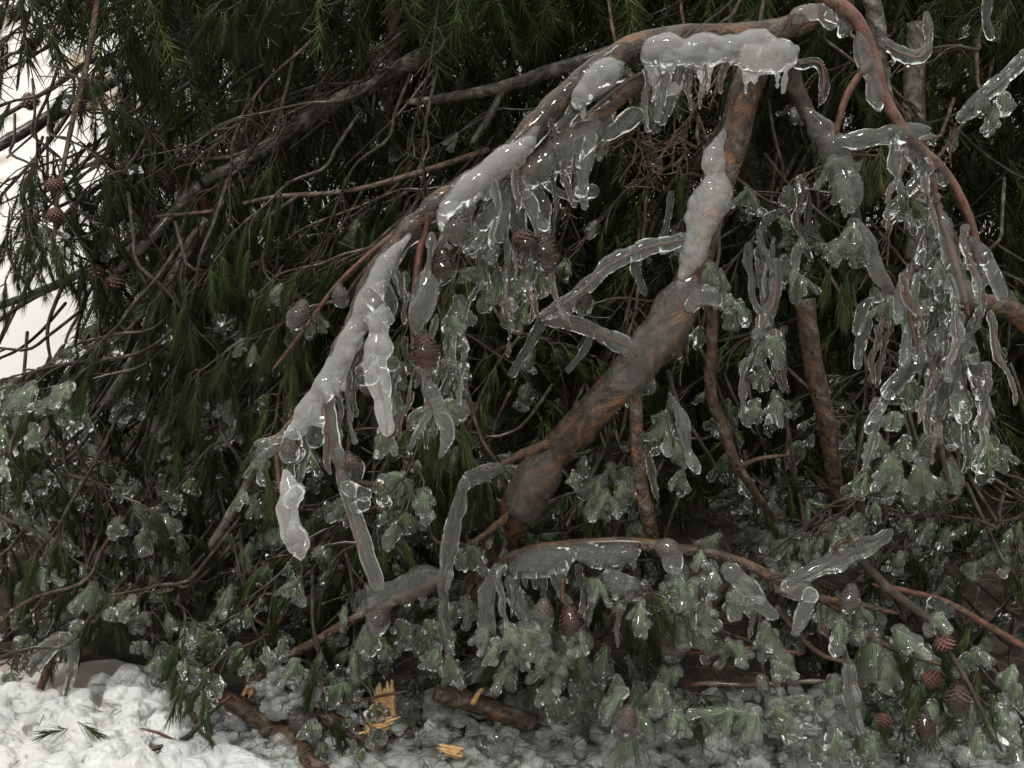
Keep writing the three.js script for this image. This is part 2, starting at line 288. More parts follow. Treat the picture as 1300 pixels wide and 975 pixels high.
// ---------------------------------------------------------------- ground, snow, ice underfoot
const litterMap = dataTex(512, (u, v) => { const a = loop(u, v, 30, 2) + 0.7 * loop(u, v, 80, 5), b = loop(u, v, 8, 9); return mixc(mixc([44, 36, 28], [66, 54, 40], 0.5 + a), [32, 29, 24], 0.5 + b * 2); });
litterMap.repeat.set(300, 300);
{ const g = new THREE.PlaneGeometry(120, 120); g.rotateX(-Math.PI / 2); g.translate(0, 0, -20); setting('ground', g, std({ map: litterMap, roughness: 1 })); }
{ // lying snow, absent under the tree: its surface dips below the litter there
  const xs = [], zs = []; for (let x = -30; x <= 30;) { xs.push(x); x += Math.abs(x) < 3 ? 0.05 : 0.5; } for (let z = 3; z >= -50;) { zs.push(z); z -= z > -6.5 ? 0.05 : 0.6; }
  const pos = [], uv = [], idx = [];
  for (const z of zs) for (const x of xs) {
    const ex = x < 0.3 ? (0.3 - x) / 1.75 : (x - 0.3) / 3, ez = z > -3.4 ? (z + 3.4) / (x < -0.6 ? 1.3 : 1.75) : (-3.4 - z) / 2.6, e = Math.pow(Math.pow(ex, 3) + Math.pow(ez, 3), 1 / 3) - 1 + 0.07 * fbm(x * 1.7, 0.4, z * 1.7), thick = Math.max(-0.05, Math.min(0.045, e * 0.16));
    pos.push(x, thick + 0.012 * fbm(x * 5, 2, z * 5) + 0.03 * fbm(x * 0.6, 5, z * 0.6) * Math.min(1, Math.max(0, e)), z); uv.push(x / 4, z / 15);
  }
  for (let j = 0; j < zs.length - 1; j++) for (let i = 0; i < xs.length - 1; i++) { const a = j * xs.length + i, b = a + xs.length; idx.push(a, a + 1, b, b, a + 1, b + 1); }
  const g = new THREE.BufferGeometry(); g.setAttribute('position', new THREE.Float32BufferAttribute(pos, 3)); g.setAttribute('uv', new THREE.Float32BufferAttribute(uv, 2)); g.setIndex(idx); g.computeVertexNormals();
  const m = dataTex(512, (u, v) => { const b = loop(u, v, 11, 3) + 0.6 * loop(u, v, 33, 7); return mixc([190, 188, 184], [138, 120, 102], (b - 0.1) * 1.8); });
  setting('snow_cover', g, std({ map: m, roughness: 0.95 }));
}
{ // crusted clumps of snow heaped against the fallen boughs
  const caps = [], edge = (px) => 884 + 12 * Math.sin(px / 37) + (px > 190 ? (px - 190) * 0.75 : 0);
  for (let i = 0; i < 430; i++) {
    const px = rr(-140, 345), py = rr(edge(px), 1060), p = P(px, py, groundDepth(py)), r = rr(0.01, 0.032), h = Math.min(0.03, (py - edge(px)) * 0.0016);
    caps.push(cap(V(p.x, -0.02, p.z), V(p.x + rr(-0.01, 0.01), h * 0.6 + rr(0, 0.026), p.z), r * 1.1, r));
  }
  setting('snow_bank', frozen(caps, { cell: 0.0038, k: 0.008, amp: 0.005, freq: 85, ridge: 1.3 }), M.snow);
}
const litterNeedles = [];
for (let i = 0; i < 600; i++) { const px = rr(-50, 1350), py = rr(880, 1040), p = P(px, py, groundDepth(py)); p.y = rr(0.02, 0.06); const a = rnd() * 6.283; litterNeedles.push([p, V(Math.cos(a), rr(-0.2, 0.2), Math.sin(a)).normalize(), rr(0.03, 0.06), 0, 0.0009]); }
const browned = [];
for (let i = 0; i < 4300; i++) { const p = V(rr(-1.3, 1.5), rr(0.002, 0.03), rr(-3.1, -1.75)), a = rnd() * 6.283; if (p.x < -0.25 && p.z > -2.32) continue; browned.push([p, V(Math.cos(a), rr(-0.15, 0.3), Math.sin(a)).normalize(), rr(0.03, 0.07), 0, 0.001]); }
setting('dead_needle_litter', needleGeo(browned), std({ name: 'dead needle', color: new THREE.Color(0.11, 0.07, 0.04), roughness: 0.8 }), 'stuff', 'brown dead pine needles covering the ground under the boughs');
setting('needle_litter', needleGeo(litterNeedles), greens[3], 'stuff', 'loose green pine needles strewn over the ice');
// small broken ice, uncountable
const bits = [0, 1, 2].map((v) => { const g = new THREE.IcosahedronGeometry(1, 1), p = g.attributes.position; for (let i = 0; i < p.count; i++) { const x = p.getX(i), y = p.getY(i), z = p.getZ(i), k = 1 + 0.35 * N3(x * 1.4 + v * 9, y * 1.4, z * 1.4) + 0.2 * N3(x * 3 + v, y * 3, z * 3); p.setXYZ(i, x * k, y * k * 0.7, z * k); } g.computeVertexNormals(); return g; });
const crumbs = new THREE.Group(); crumbs.name = 'ice_crumbs'; crumbs.userData = { kind: 'stuff', label: 'small crumbs of broken ice covering the ground' }; scene.add(crumbs);
bits.forEach((g, v) => {
  const gs = [], o = new THREE.Object3D(); g.deleteAttribute('uv');
  for (let i = 0; i < 1300; i++) { const px = v === 1 ? rr(60, 1400) : rr(200, 1400), py = 885 + 150 * Math.pow(rnd(), 0.8), p = P(px, py, groundDepth(py)); o.position.set(p.x, rr(0.0, 0.03) * rr(0.3, 1), p.z); o.rotation.set(rr(-0.6, 0.6), rnd() * 6, rr(-0.6, 0.6)); { const q = rr(0.006, 0.013) + 0.012 * Math.pow(rnd(), 4); o.scale.set(q * rr(0.6, 1.6), q * rr(0.6, 1.3), q * rr(0.6, 1.4)); } o.updateMatrix(); gs.push(g.clone().applyMatrix4(o.matrix)); }
  const m = shade(new THREE.Mesh(mergeGeometries(gs), v === 1 ? M.frosty : v ? M.milky : M.cloudy)); m.name = 'ice_crumb'; crumbs.add(m);
});
const chunkGeo = [0, 1, 2, 3, 4].map((v) => { const caps = []; for (let i = 0; i < 3 + v % 3; i++) { const a = rnd() * 6.28, d = V(Math.cos(a) * 0.014, rr(0.008, 0.028), Math.sin(a) * 0.01); caps.push(cap(V(0, 0.006, 0), d, rr(0.008, 0.012), rr(0.007, 0.012))); } return frozen(caps, { cell: 0.003, k: 0.006, amp: 0.002, freq: 80 }); });
const chunkSpots = [];
for (let i = 0; i < 46; i++) chunkSpots.push([300 + i * 22 + rr(-16, 16), rr(900, 972), rr(0.8, 1.35)]);
for (const [px, py, s] of chunkSpots) {
  const p = P(px, py, groundDepth(py)); p.y = 0.008;
  const m = shade(new THREE.Mesh(pick(chunkGeo), rnd() < 0.4 ? M.cloudy : rnd() < 0.5 ? M.milky : M.frosty)); m.name = numbered('ice_chunk'); m.position.copy(p); m.rotation.y = rnd() * 6; m.scale.setScalar(s); scene.add(m);
  m.userData = { label: 'rounded lump of cloudy ice lying on the littered ground', category: 'ice chunk', group: 'ice chunks dropped on the ground' };
}
{ const t = thing('ice_stump', 'smooth thumb shaped piece of clear ice standing upright beside the stub log', 'ice chunk', P(547, 930, groundDepth(930)));
  part('ice', frozen([cap(P(547, 928, groundDepth(930)), P(547, 905, groundDepth(930)), 0.017, 0.015)], { cell: 0.003, amp: 0.001 }), M.cloudy, t); }


// ---------------------------------------------------------------- the thick broken limb
const limbA = [[968, 60, 2.08, 22], [945, 120, 2.06, 23], [928, 190, 2.05, 22], [905, 260, 2.05, 21], [885, 330, 2.06, 22], [858, 395, 2.08, 25], [822, 445, 2.1, 27], [770, 505, 2.13, 26], [712, 565, 2.18, 24], [665, 625, 2.24, 24], [635, 690, 2.32, 24], [605, 760, 2.44, 24], [572, 832, 2.63, 24]];
{
  const t = thing('broken_limb', 'thick orange brown pine limb leaning to the ground with grey ice patches', 'branch', P(572, 832, 2.63));
  wood('stem', limbA.map(([x, y, d, r]) => [x, y, d, r * 0.88]), M.orangeBark, t, 16, 0.1);
  sleeve(t, [[920, 165, 2.04, 10], [906, 205, 2.036, 13], [908, 240, 2.034, 18], [893, 275, 2.035, 20], [882, 315, 2.04, 17], [866, 350, 2.045, 12]], M.milky, { lump: 0.25, drip: 0.2, amp: 0.003 });
  sleeve(t, [[885, 345, 2.05, 20], [860, 390, 2.07, 24], [830, 435, 2.088, 26], [800, 475, 2.112, 24], [785, 492, 2.12, 22]], M.cloudy, { lump: 0.12, drip: 0.15 });
  sleeve(t, [[700, 575, 2.17, 22], [680, 610, 2.2, 28], [668, 640, 2.22, 20], [672, 656, 2.22, 7]], M.cloudy, { lump: 0.1 });
  sleeve(t, [[870, 395, 2.04, 7], [895, 375, 2.03, 12], [915, 385, 2.03, 9]], M.cloudy);
  // twig stubs and icy twigs leaving the limb
  wood('twig', [[700, 562, 2.17, 7], [665, 575, 2.16, 6], [640, 588, 2.15, 4], [618, 598, 2.14, 2.5]], M.orangeBark, t);
  wood('twig', [[655, 645, 2.25, 6], [625, 672, 2.22, 5], [598, 690, 2.2, 3]], M.orangeBark, t);
  icedTwig(t, [[872, 304, 2.04, 9], [820, 315, 2.03, 9], [772, 338, 2.02, 10], [735, 372, 2.01, 9], [690, 402, 2.0, 8]], 2);
  icedTwig(t, [[815, 447, 2.08, 10], [770, 428, 2.06, 11], [735, 413, 2.04, 9], [695, 405, 2.02, 8]], 2);
  icicle(t, [[688, 408, 2.0, 7], [672, 438, 2.0, 6], [650, 474, 2.0, 4.5]]);
  icicle(t, [[752, 425, 2.05, 5], [738, 450, 2.05, 4.5], [722, 470, 2.05, 4]]);
  icicle(t, [[805, 320, 2.03, 6], [808, 345, 2.03, 5.5], [818, 372, 2.03, 4]]);
  icicle(t, [[852, 245, 2.06, 4], [848, 280, 2.06, 3.5], [838, 310, 2.06, 3]]);
  for (const [x, y, s] of [[900, 335, 0.85], [925, 375, 0.9], [738, 372, 0.6], [915, 345, 0.7]]) addTuft(t, P(x, y, 2.04), V(rr(-0.2, 0.2), -1, 0.1), s, M.cloudy);
  addCone(t, P(738, 366, 2.02), V(0.1, -1, 0.2), 2, 0.7);
}
// ---------------------------------------------------------------- arching bough sheathed in white ice
const arch = [[1075, 2, 2.06, 14], [1000, 35, 2.02, 15], [940, 45, 1.99, 16], [870, 46, 1.97, 15], [805, 58, 1.96, 15], [760, 85, 1.95, 14], [705, 130, 1.95, 13], [650, 190, 1.94, 12.5], [600, 228, 1.94, 12], [555, 258, 1.93, 11.5], [510, 300, 1.93, 11], [475, 350, 1.92, 10], [440, 425, 1.92, 9], [400, 500, 1.92, 8], [365, 545, 1.92, 6.5], [330, 578, 1.92, 3.5]];
{
  const t = thing('arching_bough', 'long bough arching down from the limb top, sheathed in milky white ice', 'branch', P(1075, 2, 2.06));
  wood('stem', arch, M.orangeBark, t, 14, 0.1);
  sleeve(t, [[1010, 62, 2.02, 14.8], [985, 72, 2.0, 21.3], [950, 62, 1.98, 22.1], [905, 64, 1.965, 18.9], [865, 66, 1.955, 20.5], [832, 66, 1.95, 16.4], [822, 74, 1.95, 8.2]], M.milky, { lump: 0.22, drip: 0.6, dripL: 0.03, amp: 0.0026 });
  sleeve(t, [[792, 80, 1.945, 9.0], [768, 94, 1.935, 16.4], [745, 112, 1.935, 16.4], [733, 134, 1.935, 11.5]], M.milky, { lump: 0.2, drip: 0.35, amp: 0.0025 });
  sleeve(t, [[772, 96, 1.94, 12.3], [792, 92, 1.945, 11.5]], M.clear, { lump: 0.1 });
  sleeve(t, [[686, 158, 1.935, 4.9], [662, 187, 1.925, 11.5], [632, 211, 1.925, 15.6], [600, 238, 1.925, 16.4], [574, 262, 1.92, 13.9], [560, 290, 1.915, 9.8]], M.milky, { lump: 0.12, drip: 0.3, amp: 0.002 });
  sleeve(t, [[520, 298, 1.915, 5.7], [496, 324, 1.91, 10.7], [480, 355, 1.905, 11.5], [470, 385, 1.905, 16.4], [450, 420, 1.905, 13.1], [425, 470, 1.9, 13.9], [403, 508, 1.9, 13.9], [380, 540, 1.9, 13.1], [360, 558, 1.9, 8.2]], M.milky, { lump: 0.2, drip: 0.45, dripL: 0.02, amp: 0.0022 });
  sleeve(t, [[372, 548, 1.905, 6.6], [345, 560, 1.905, 5.7], [322, 565, 1.905, 4.9]], M.cloudy, { lump: 0.15 });
  sleeve(t, [[365, 556, 1.905, 7.4], [345, 572, 1.905, 5.7], [328, 586, 1.905, 4.1]], M.cloudy, { lump: 0.15 });
  sleeve(t, arch.slice(3, 15).map(([x, y, d, r]) => [x + 2, y + 3, d - 0.002, r + 2.5]), M.clear, { lump: 0.2, drip: 0.3, dripL: 0.018, dripR: 0.0036, amp: 0.0018 });
  strands(t, [[700, 150], [655, 215], [628, 232], [600, 255], [575, 280], [548, 300], [505, 345], [492, 330], [455, 440], [440, 465], [425, 500], [412, 520], [388, 560], [372, 580]], 1.915, [35, 95]);
  strands(t, [[820, 90], [835, 85], [870, 85], [895, 82], [925, 80], [880, 80]], 1.95, [25, 70]);
  // drips
  icicle(t, [[848, 78, 1.95, 11], [843, 110, 1.95, 9], [836, 150, 1.95, 6]], M.cloudy);
  icicle(t, [[862, 84, 1.94, 9], [856, 115, 1.94, 8], [842, 155, 1.94, 4]]);
  icicle(t, [[735, 132, 1.935, 10], [722, 150, 1.935, 8], [712, 162, 1.935, 6]]);
  icicle(t, [[402, 520, 1.89, 9], [401, 540, 1.89, 11], [400, 556, 1.89, 11]], M.clear);
  icicle(t, [[372, 555, 1.89, 11], [370, 572, 1.89, 15]], M.clear);
  icicle(t, [[468, 375, 1.89, 10], [483, 392, 1.885, 9], [494, 405, 1.89, 7]]);
  icicle(t, [[486, 362, 1.9, 8], [496, 385, 1.9, 9], [490, 402, 1.9, 8]], M.clear);
  // a lumpy chain of ice below the bough
  icedTwig(t, [[484, 398, 1.9, 11], [480, 430, 1.9, 13], [478, 462, 1.9, 14], [484, 500, 1.9, 11], [490, 535, 1.9, 9], [491, 550, 1.9, 5]], 2, M.milky, M.redTwig, { lump: 0.4, drip: 0.1 });
  icicle(t, [[474, 455, 1.89, 8], [458, 470, 1.89, 6]]); icicle(t, [[484, 460, 1.89, 8], [498, 462, 1.885, 8]]); icicle(t, [[474, 480, 1.89, 7], [457, 484, 1.89, 6]]);
  addTuft(t, P(486, 545, 1.92), DOWN, 0.8);
  // the long clear rod
  icedTwig(t, [[415, 492, 1.9, 7], [421, 535, 1.9, 7], [430, 580, 1.9, 8], [443, 630, 1.9, 9], [462, 690, 1.9, 10], [480, 744, 1.9, 8.5]], 2.6, M.cloudy, M.redTwig, { off: -6, lump: 0.1 });
  icicle(t, [[440, 618, 1.89, 8], [462, 628, 1.89, 9]]); icicle(t, [[450, 645, 1.89, 7], [462, 640, 1.885, 8]]);
  addCone(t, P(440, 578, 1.9), V(0.5, -1, 0.3), 2, 0.72); addTuft(t, P(482, 612, 1.95), DOWN, 0.7, M.clear);
  // the knotted rod at the tip
  wood('twig', [[352, 578, 1.905, 3.5], [355, 615, 1.905, 3], [362, 645, 1.905, 2.5], [370, 690, 1.905, 1.5]], M.redTwig, t, 6);
  sleeve(t, [[362, 598, 1.89, 8], [366, 618, 1.89, 9], [372, 630, 1.89, 12], [364, 640, 1.89, 11], [368, 668, 1.89, 11], [378, 690, 1.89, 14], [382, 712, 1.89, 8]], M.milky, { lump: 0.2 });
  icicle(t, [[368, 638, 1.885, 8], [380, 622, 1.885, 8]]);
  addCone(t, P(372, 672, 1.885), V(0.2, -1, 0.3), 1, 0.6);
  addCone(t, P(366, 560, 1.885), V(0.1, -1, 0.4), 1, 0.55);
}
// ---------------------------------------------------------------- the bough under the arch
{
  const t = thing('second_bough', 'dark brown bough running below the arch with fingers of clear ice', 'branch', P(852, 84, 2.0));
  wood('stem', [[852, 84, 2.0, 12], [800, 112, 1.98, 12], [750, 152, 1.97, 11], [700, 185, 1.965, 9], [665, 225, 1.96, 7], [640, 262, 1.95, 5]], M.brownBark, t, 10, 0.12);
  sleeve(t, [[775, 150, 1.975, 12], [735, 178, 1.965, 18], [700, 203, 1.955, 20], [672, 220, 1.95, 15], [655, 236, 1.945, 9]], M.cloudy, { lump: 0.3, drip: 0.5, amp: 0.003 });
  sleeve(t, [[815, 140, 2.0, 8], [790, 158, 2.0, 11], [765, 175, 2.0, 8]], M.cloudy);
  icicle(t, [[748, 175, 1.955, 9], [744, 205, 1.955, 9], [738, 238, 1.955, 8], [742, 262, 1.955, 4]], M.cloudy);
  icicle(t, [[735, 245, 1.95, 7], [752, 243, 1.95, 8]]);
  icicle(t, [[690, 228, 1.96, 5], [708, 244, 1.96, 5], [735, 252, 1.96, 4.5]]);
  for (const a of [[[648, 232, 8], [632, 262, 8], [612, 282, 9]], [[655, 232, 8], [655, 265, 10], [660, 295, 10]], [[664, 232, 8], [676, 262, 9], [688, 292, 9]], [[640, 236, 7], [625, 265, 9], [610, 290, 8]], [[670, 228, 7], [690, 258, 8], [690, 286, 7]], [[650, 240, 7], [640, 275, 9], [636, 300, 7]]]) icicle(t, a.map(([x, y, r]) => [x, y, 1.945, r]), rnd() < 0.6 ? M.cloudy : M.clear);
  addCone(t, P(660, 292, 1.93), V(0.4, -1, 0.4), 2, 0.9); addCone(t, P(690, 300, 1.925), V(0.1, -1, 0.4), 2, 0.85);
  addCone(t, P(585, 270, 1.92), V(-0.2, -1, 0.5), 1, 0.85); addCone(t, P(562, 320, 1.915), V(0, -1, 0.5), 2, 0.85);
  for (const [x, y, d, s] of [[608, 300, 1.95, 0.9], [620, 320, 1.94, 0.85], [605, 340, 1.96, 0.85], [632, 345, 1.96, 1.1], [655, 320, 1.95, 1.05], [672, 335, 1.94, 1.1], [685, 350, 1.95, 0.8], [648, 355, 1.97, 1.1], [640, 385, 1.97, 0.8], [668, 385, 1.96, 0.8], [625, 305, 1.93, 0.6], [600, 290, 1.93, 0.7]]) addTuft(t, P(x, y, d), V(rr(-0.2, 0.2), -1, rr(-0.1, 0.3)), s, rnd() < 0.3 ? M.clear : M.cloudy);
  icicle(t, [[615, 300, 1.93, 7], [595, 315, 1.925, 8]]); icicle(t, [[625, 310, 1.93, 9], [620, 332, 1.925, 10]]);
  strands(t, [[600, 290], [618, 300], [640, 290], [655, 300], [670, 320], [690, 320], [700, 215], [715, 205], [730, 195], [648, 330], [662, 350], [628, 330], [680, 340], [612, 330]], 1.94, [45, 120]);
}
{
  const t = thing('hanging_twig', 'thin red twig hanging under the arch strung with beads of ice', 'branch', P(548, 262, 1.93));
  wood('stem', [[548, 262, 1.93, 5], [535, 310, 1.925, 5], [527, 365, 1.92, 4.5], [524, 410, 1.92, 4], [530, 465, 1.92, 3.5], [545, 505, 1.92, 3], [560, 545, 1.92, 2]], M.redTwig, t, 7);
  sleeve(t, [[540, 345, 1.91, 9], [540, 368, 1.905, 16], [538, 388, 1.905, 14], [530, 402, 1.91, 9], [530, 425, 1.91, 8]], M.cloudy, { lump: 0.15 });
  addCone(t, P(538, 425, 1.905), V(0.1, -1, 0.4), 2, 0.95, M.redCone);
  sleeve(t, [[535, 465, 1.91, 7], [552, 505, 1.91, 9], [565, 535, 1.91, 8], [568, 560, 1.91, 6], [556, 582, 1.91, 4]], M.cloudy);
  for (const [x, y, s, dx] of [[575, 400, 1.1, 0.2], [582, 380, 0.9, 0.1], [565, 460, 1.0, 0.2], [545, 515, 0.9, -0.1], [535, 520, 0.8, -0.3], [575, 480, 0.8, 0.2], [515, 350, 0.6, -0.2], [512, 465, 0.7, -0.3], [568, 510, 0.8, 0.3], [505, 500, 0.6, -0.2]]) addTuft(t, P(x, y, 1.945), V(dx, -1, rr(0, 0.2)), s, rnd() < 0.4 ? M.clear : M.cloudy);
  strands(t, [[555, 400], [570, 420], [585, 400], [545, 470], [575, 470], [560, 500], [515, 430], [505, 470], [590, 450], [522, 500]], 1.93, [40, 100]);
  for (let i = 0; i < 9; i++) addShoot(t, P(rr(500, 585), rr(380, 560), rr(1.96, 2.02)), V(rr(-0.3, 0.3), -1, rr(-0.2, 0.2)), 1);
}
// ---------------------------------------------------------------- red twigs falling from the top, heavily iced
{
  const t = thing('red_branch', 'slender reddish branch forking downward, edged with clear ice', 'branch', P(1040, -8, 2.0));
  wood('stem', [[1040, -8, 2.0, 10], [1085, 22, 1.985, 9], [1108, 70, 1.98, 8.5], [1125, 128, 1.975, 8], [1160, 180, 1.97, 7], [1197, 215, 1.965, 6], [1225, 262, 1.96, 5.5], [1240, 312, 1.955, 5], [1240, 350, 1.955, 3.5]], M.redTwig, t, 9, 0.1);
  wood('twig', [[1150, 165, 1.972, 5.5], [1178, 205, 1.962, 5], [1190, 262, 1.955, 5], [1208, 318, 1.945, 4.5], [1228, 392, 1.94, 3]], M.redTwig, t, 7);
  wood('twig', [[1108, 76, 1.98, 5], [1082, 108, 1.985, 5], [1068, 140, 1.985, 4.5], [1062, 168, 1.99, 3.5]], M.redTwig, t, 7);
  sleeve(t, [[1090, 40, 1.98, 8], [1098, 75, 1.975, 10], [1108, 110, 1.97, 9], [1118, 140, 1.97, 8]], M.cloudy, { drip: 0.1 });
  sleeve(t, [[1062, 178, 1.985, 8], [1100, 176, 1.98, 10], [1140, 170, 1.975, 11], [1182, 163, 1.975, 8]], M.cloudy, { lump: 0.2, drip: 0.1 });
  sleeve(t, [[1140, 172, 1.96, 10], [1158, 190, 1.955, 12], [1172, 215, 1.95, 9], [1183, 255, 1.95, 7]], M.clear, { drip: 0.15 });
  sleeve(t, [[1185, 205, 1.96, 6], [1196, 225, 1.955, 8], [1193, 234, 1.955, 8]], M.clear);
  for (const a of [[[1186, 205, 6], [1160, 235, 6], [1128, 272, 7]], [[1190, 262, 7], [1180, 300, 7], [1165, 330, 6]], [[1195, 275, 8], [1205, 320, 10], [1222, 375, 12]], [[1235, 310, 10], [1255, 335, 9], [1272, 375, 7]], [[1256, 340, 9], [1240, 365, 8]], [[1170, 345, 7], [1188, 345, 8], [1194, 378, 6]], [[1205, 290, 5], [1180, 320, 7], [1160, 340, 8]], [[1155, 345, 6], [1142, 372, 7], [1140, 402, 6]], [[1130, 372, 6], [1100, 385, 6], [1088, 420, 7]], [[1100, 410, 7], [1092, 440, 7], [1088, 465, 4]], [[1216, 405, 10], [1170, 450, 11], [1128, 498, 9]], [[1128, 500, 5], [1110, 530, 6], [1102, 545, 5]], [[1150, 400, 7], [1152, 430, 6], [1148, 460, 7]], [[1230, 310, 12], [1245, 330, 10]]]) icicle(t, a.map(([x, y, r], i) => [x, y, 1.955 - i * 0.004, r]), rnd() < 0.35 ? M.clear : M.cloudy);
  strands(t, [[1135, 180], [1150, 190], [1175, 225], [1190, 250], [1205, 280], [1225, 290], [1240, 320], [1195, 300], [1180, 330], [1165, 350], [1145, 350], [1125, 360], [1110, 370], [1205, 350], [1250, 350], [1215, 380]], 1.95, [40, 110], [3.2, 6], 0.4);
  wood('twig', [[1160, 330, 1.95, 3], [1152, 375, 1.945, 3], [1160, 420, 1.94, 2.5], [1167, 452, 1.94, 1.8]], M.redTwig, t, 6);
  icicle(t, [[1160, 425, 1.94, 4], [1167, 453, 1.94, 8]]);
  for (const [x, y, s] of [[1145, 245, 0.7], [1160, 255, 0.8], [1190, 330, 0.8], [1215, 335, 0.7], [1170, 360, 0.7], [1155, 390, 0.7], [1175, 385, 0.7], [1130, 380, 0.6], [1200, 380, 0.6]]) addTuft(t, P(x, y, 1.96), V(rr(-0.4, 0.3), -1, 0.1), s, rnd() < 0.5 ? M.clear : M.cloudy);
}
{
  const t = thing('ice_cluster_branch', 'tangle of glassy ice fingers and frozen needles below the reddish branch', 'branch', P(1225, 395, 1.97));
  wood('stem', [[1225, 395, 1.97, 6], [1215, 440, 1.98, 5.5], [1205, 500, 1.98, 5], [1195, 560, 2.0, 4], [1205, 620, 2.02, 3]], M.darkTwig, t, 7);
  for (const a of [[[1215, 400, 9], [1207, 445, 11], [1212, 490, 10], [1222, 530, 8]], [[1225, 420, 9], [1238, 470, 9], [1250, 520, 8]], [[1205, 470, 8], [1190, 520, 7], [1192, 560, 5]]]) icicle(t, a.map(([x, y, r], i) => [x, y, 1.965 + rr(-0.01, 0.01), r]), rnd() < 0.4 ? M.clear : M.cloudy);
  strands(t, Array.from({ length: 18 }, () => [rr(1110, 1285), rr(390, 530)]), 1.97, [45, 110], [3.5, 7], 0.35);
  for (const [x, y, s] of [[1158, 485, 0.9], [1172, 500, 0.8], [1135, 525, 0.8], [1225, 500, 0.9], [1180, 555, 1.0], [1150, 555, 1.0], [1170, 590, 1.1], [1255, 560, 1.0], [1272, 570, 0.9], [1205, 590, 0.9], [1130, 580, 1.0], [1230, 450, 0.8], [1115, 555, 0.8], [1200, 445, 0.9], [1215, 540, 0.8], [1190, 530, 0.9], [1245, 540, 0.8], [1100, 600, 0.9], [1140, 600, 0.9]]) addTuft(t, P(x, y, rr(1.98, 2.04)), V(rr(-0.3, 0.3), -1, rr(-0.1, 0.2)), s, rnd() < 0.3 ? M.clear : M.cloudy);
}
// ---------------------------------------------------------------- dark branch beside the limb, lumpy ice
{
  const t = thing('lumpy_branch', 'dark branch dropping from the limb top, crusted with lumps of greenish ice', 'branch', P(998, 72, 2.06));
  wood('stem', [[998, 72, 2.06, 12], [1012, 115, 2.06, 11], [1034, 158, 2.06, 10], [1062, 195, 2.055, 9], [1078, 245, 2.05, 8], [1092, 295, 2.05, 6.5], [1115, 345, 2.05, 5.5], [1138, 380, 2.05, 4]], M.darkTwig, t, 9, 0.12);
  sleeve(t, [[1022, 138, 2.04, 7], [1040, 162, 2.035, 12], [1055, 185, 2.03, 17], [1068, 215, 2.025, 18], [1078, 245, 2.02, 16], [1082, 262, 2.02, 9]], M.cloudy, { lump: 0.35, drip: 0.35, dripL: 0.014 });
  sleeve(t, [[1092, 285, 2.03, 8], [1100, 310, 2.03, 9], [1112, 342, 2.03, 9], [1134, 372, 2.03, 7]], M.cloudy, { lump: 0.25, drip: 0.2 });
  for (const [x, y, s] of [[1085, 285, 1.0], [1075, 300, 0.9], [1098, 305, 0.8], [1068, 225, 0.7], [1060, 200, 0.7]]) addTuft(t, P(x, y, 2.03), V(rr(-0.2, 0.2), -1, 0.1), s);
  for (let i = 0; i < 5; i++) addShoot(t, P(rr(1085, 1120), rr(185, 200), 2.08), V(rr(-0.4, 0.5), -1, rr(-0.3, 0.5)), 0.9);
  for (let i = 0; i < 4; i++) addShoot(t, P(rr(1055, 1080), rr(330, 360), 2.08), V(rr(-0.2, 0.2), -1, rr(-0.2, 0.3)), 0.9);
}
{
  const t = thing('upper_twig', 'short twig above the limb top with stubby ice drips', 'branch', P(1105, -8, 2.03));
  wood('stem', [[1105, -8, 2.03, 12], [1115, 40, 2.03, 11], [1118, 85, 2.03, 9], [1132, 140, 2.04, 6]], M.greyBark, t, 8);
  icedTwig(t, [[1120, 55, 2.02, 8], [1145, 68, 2.02, 8], [1168, 72, 2.02, 8], [1180, 45, 2.02, 6], [1175, 20, 2.02, 5]], 1.8);
  icedTwig(t, [[1012, 82, 2.02, 6], [1040, 80, 2.02, 5], [1046, 105, 2.02, 5], [1043, 130, 2.02, 4]], 1.6, M.clear);
  icicle(t, [[1255, -5, 2.05, 6], [1252, 22, 2.05, 6], [1258, 47, 2.05, 4]]);
  icicle(t, [[1055, 20, 2.0, 8], [1075, 35, 2.0, 7], [1068, 42, 2.0, 6]], M.cloudy);
  icicle(t, [[1010, 20, 2.0, 10], [1045, 15, 2.0, 10], [1055, 30, 2.0, 8]], M.cloudy);
}
{
  const t = thing('bent_limb', 'smooth brown limb bending down beside the ice tangle', 'branch', P(1345, 470, 2.2));
  wood('stem', [[1232, 390, 2.06, 9], [1255, 385, 2.08, 12], [1285, 395, 2.1, 14], [1315, 420, 2.14, 15], [1350, 480, 2.2, 16]], M.orangeBark, t, 12);
}
{
  const t = thing('ice_coated_cane', 'straight grey twig in a thick glassy casing crossing the shade', 'branch', P(1310, 70, 2.15));
  icedTwig(t, [[1310, 66, 2.15, 9], [1270, 105, 2.15, 9], [1240, 130, 2.15, 10], [1220, 150, 2.16, 8]], 3, M.cloudy, M.greyBark);
  for (const [x, y] of [[1250, 125], [1275, 120], [1262, 140]]) addTuft(t, P(x, y, 2.15), V(rr(-0.3, 0.5), -1, 0.2), 0.7);
}
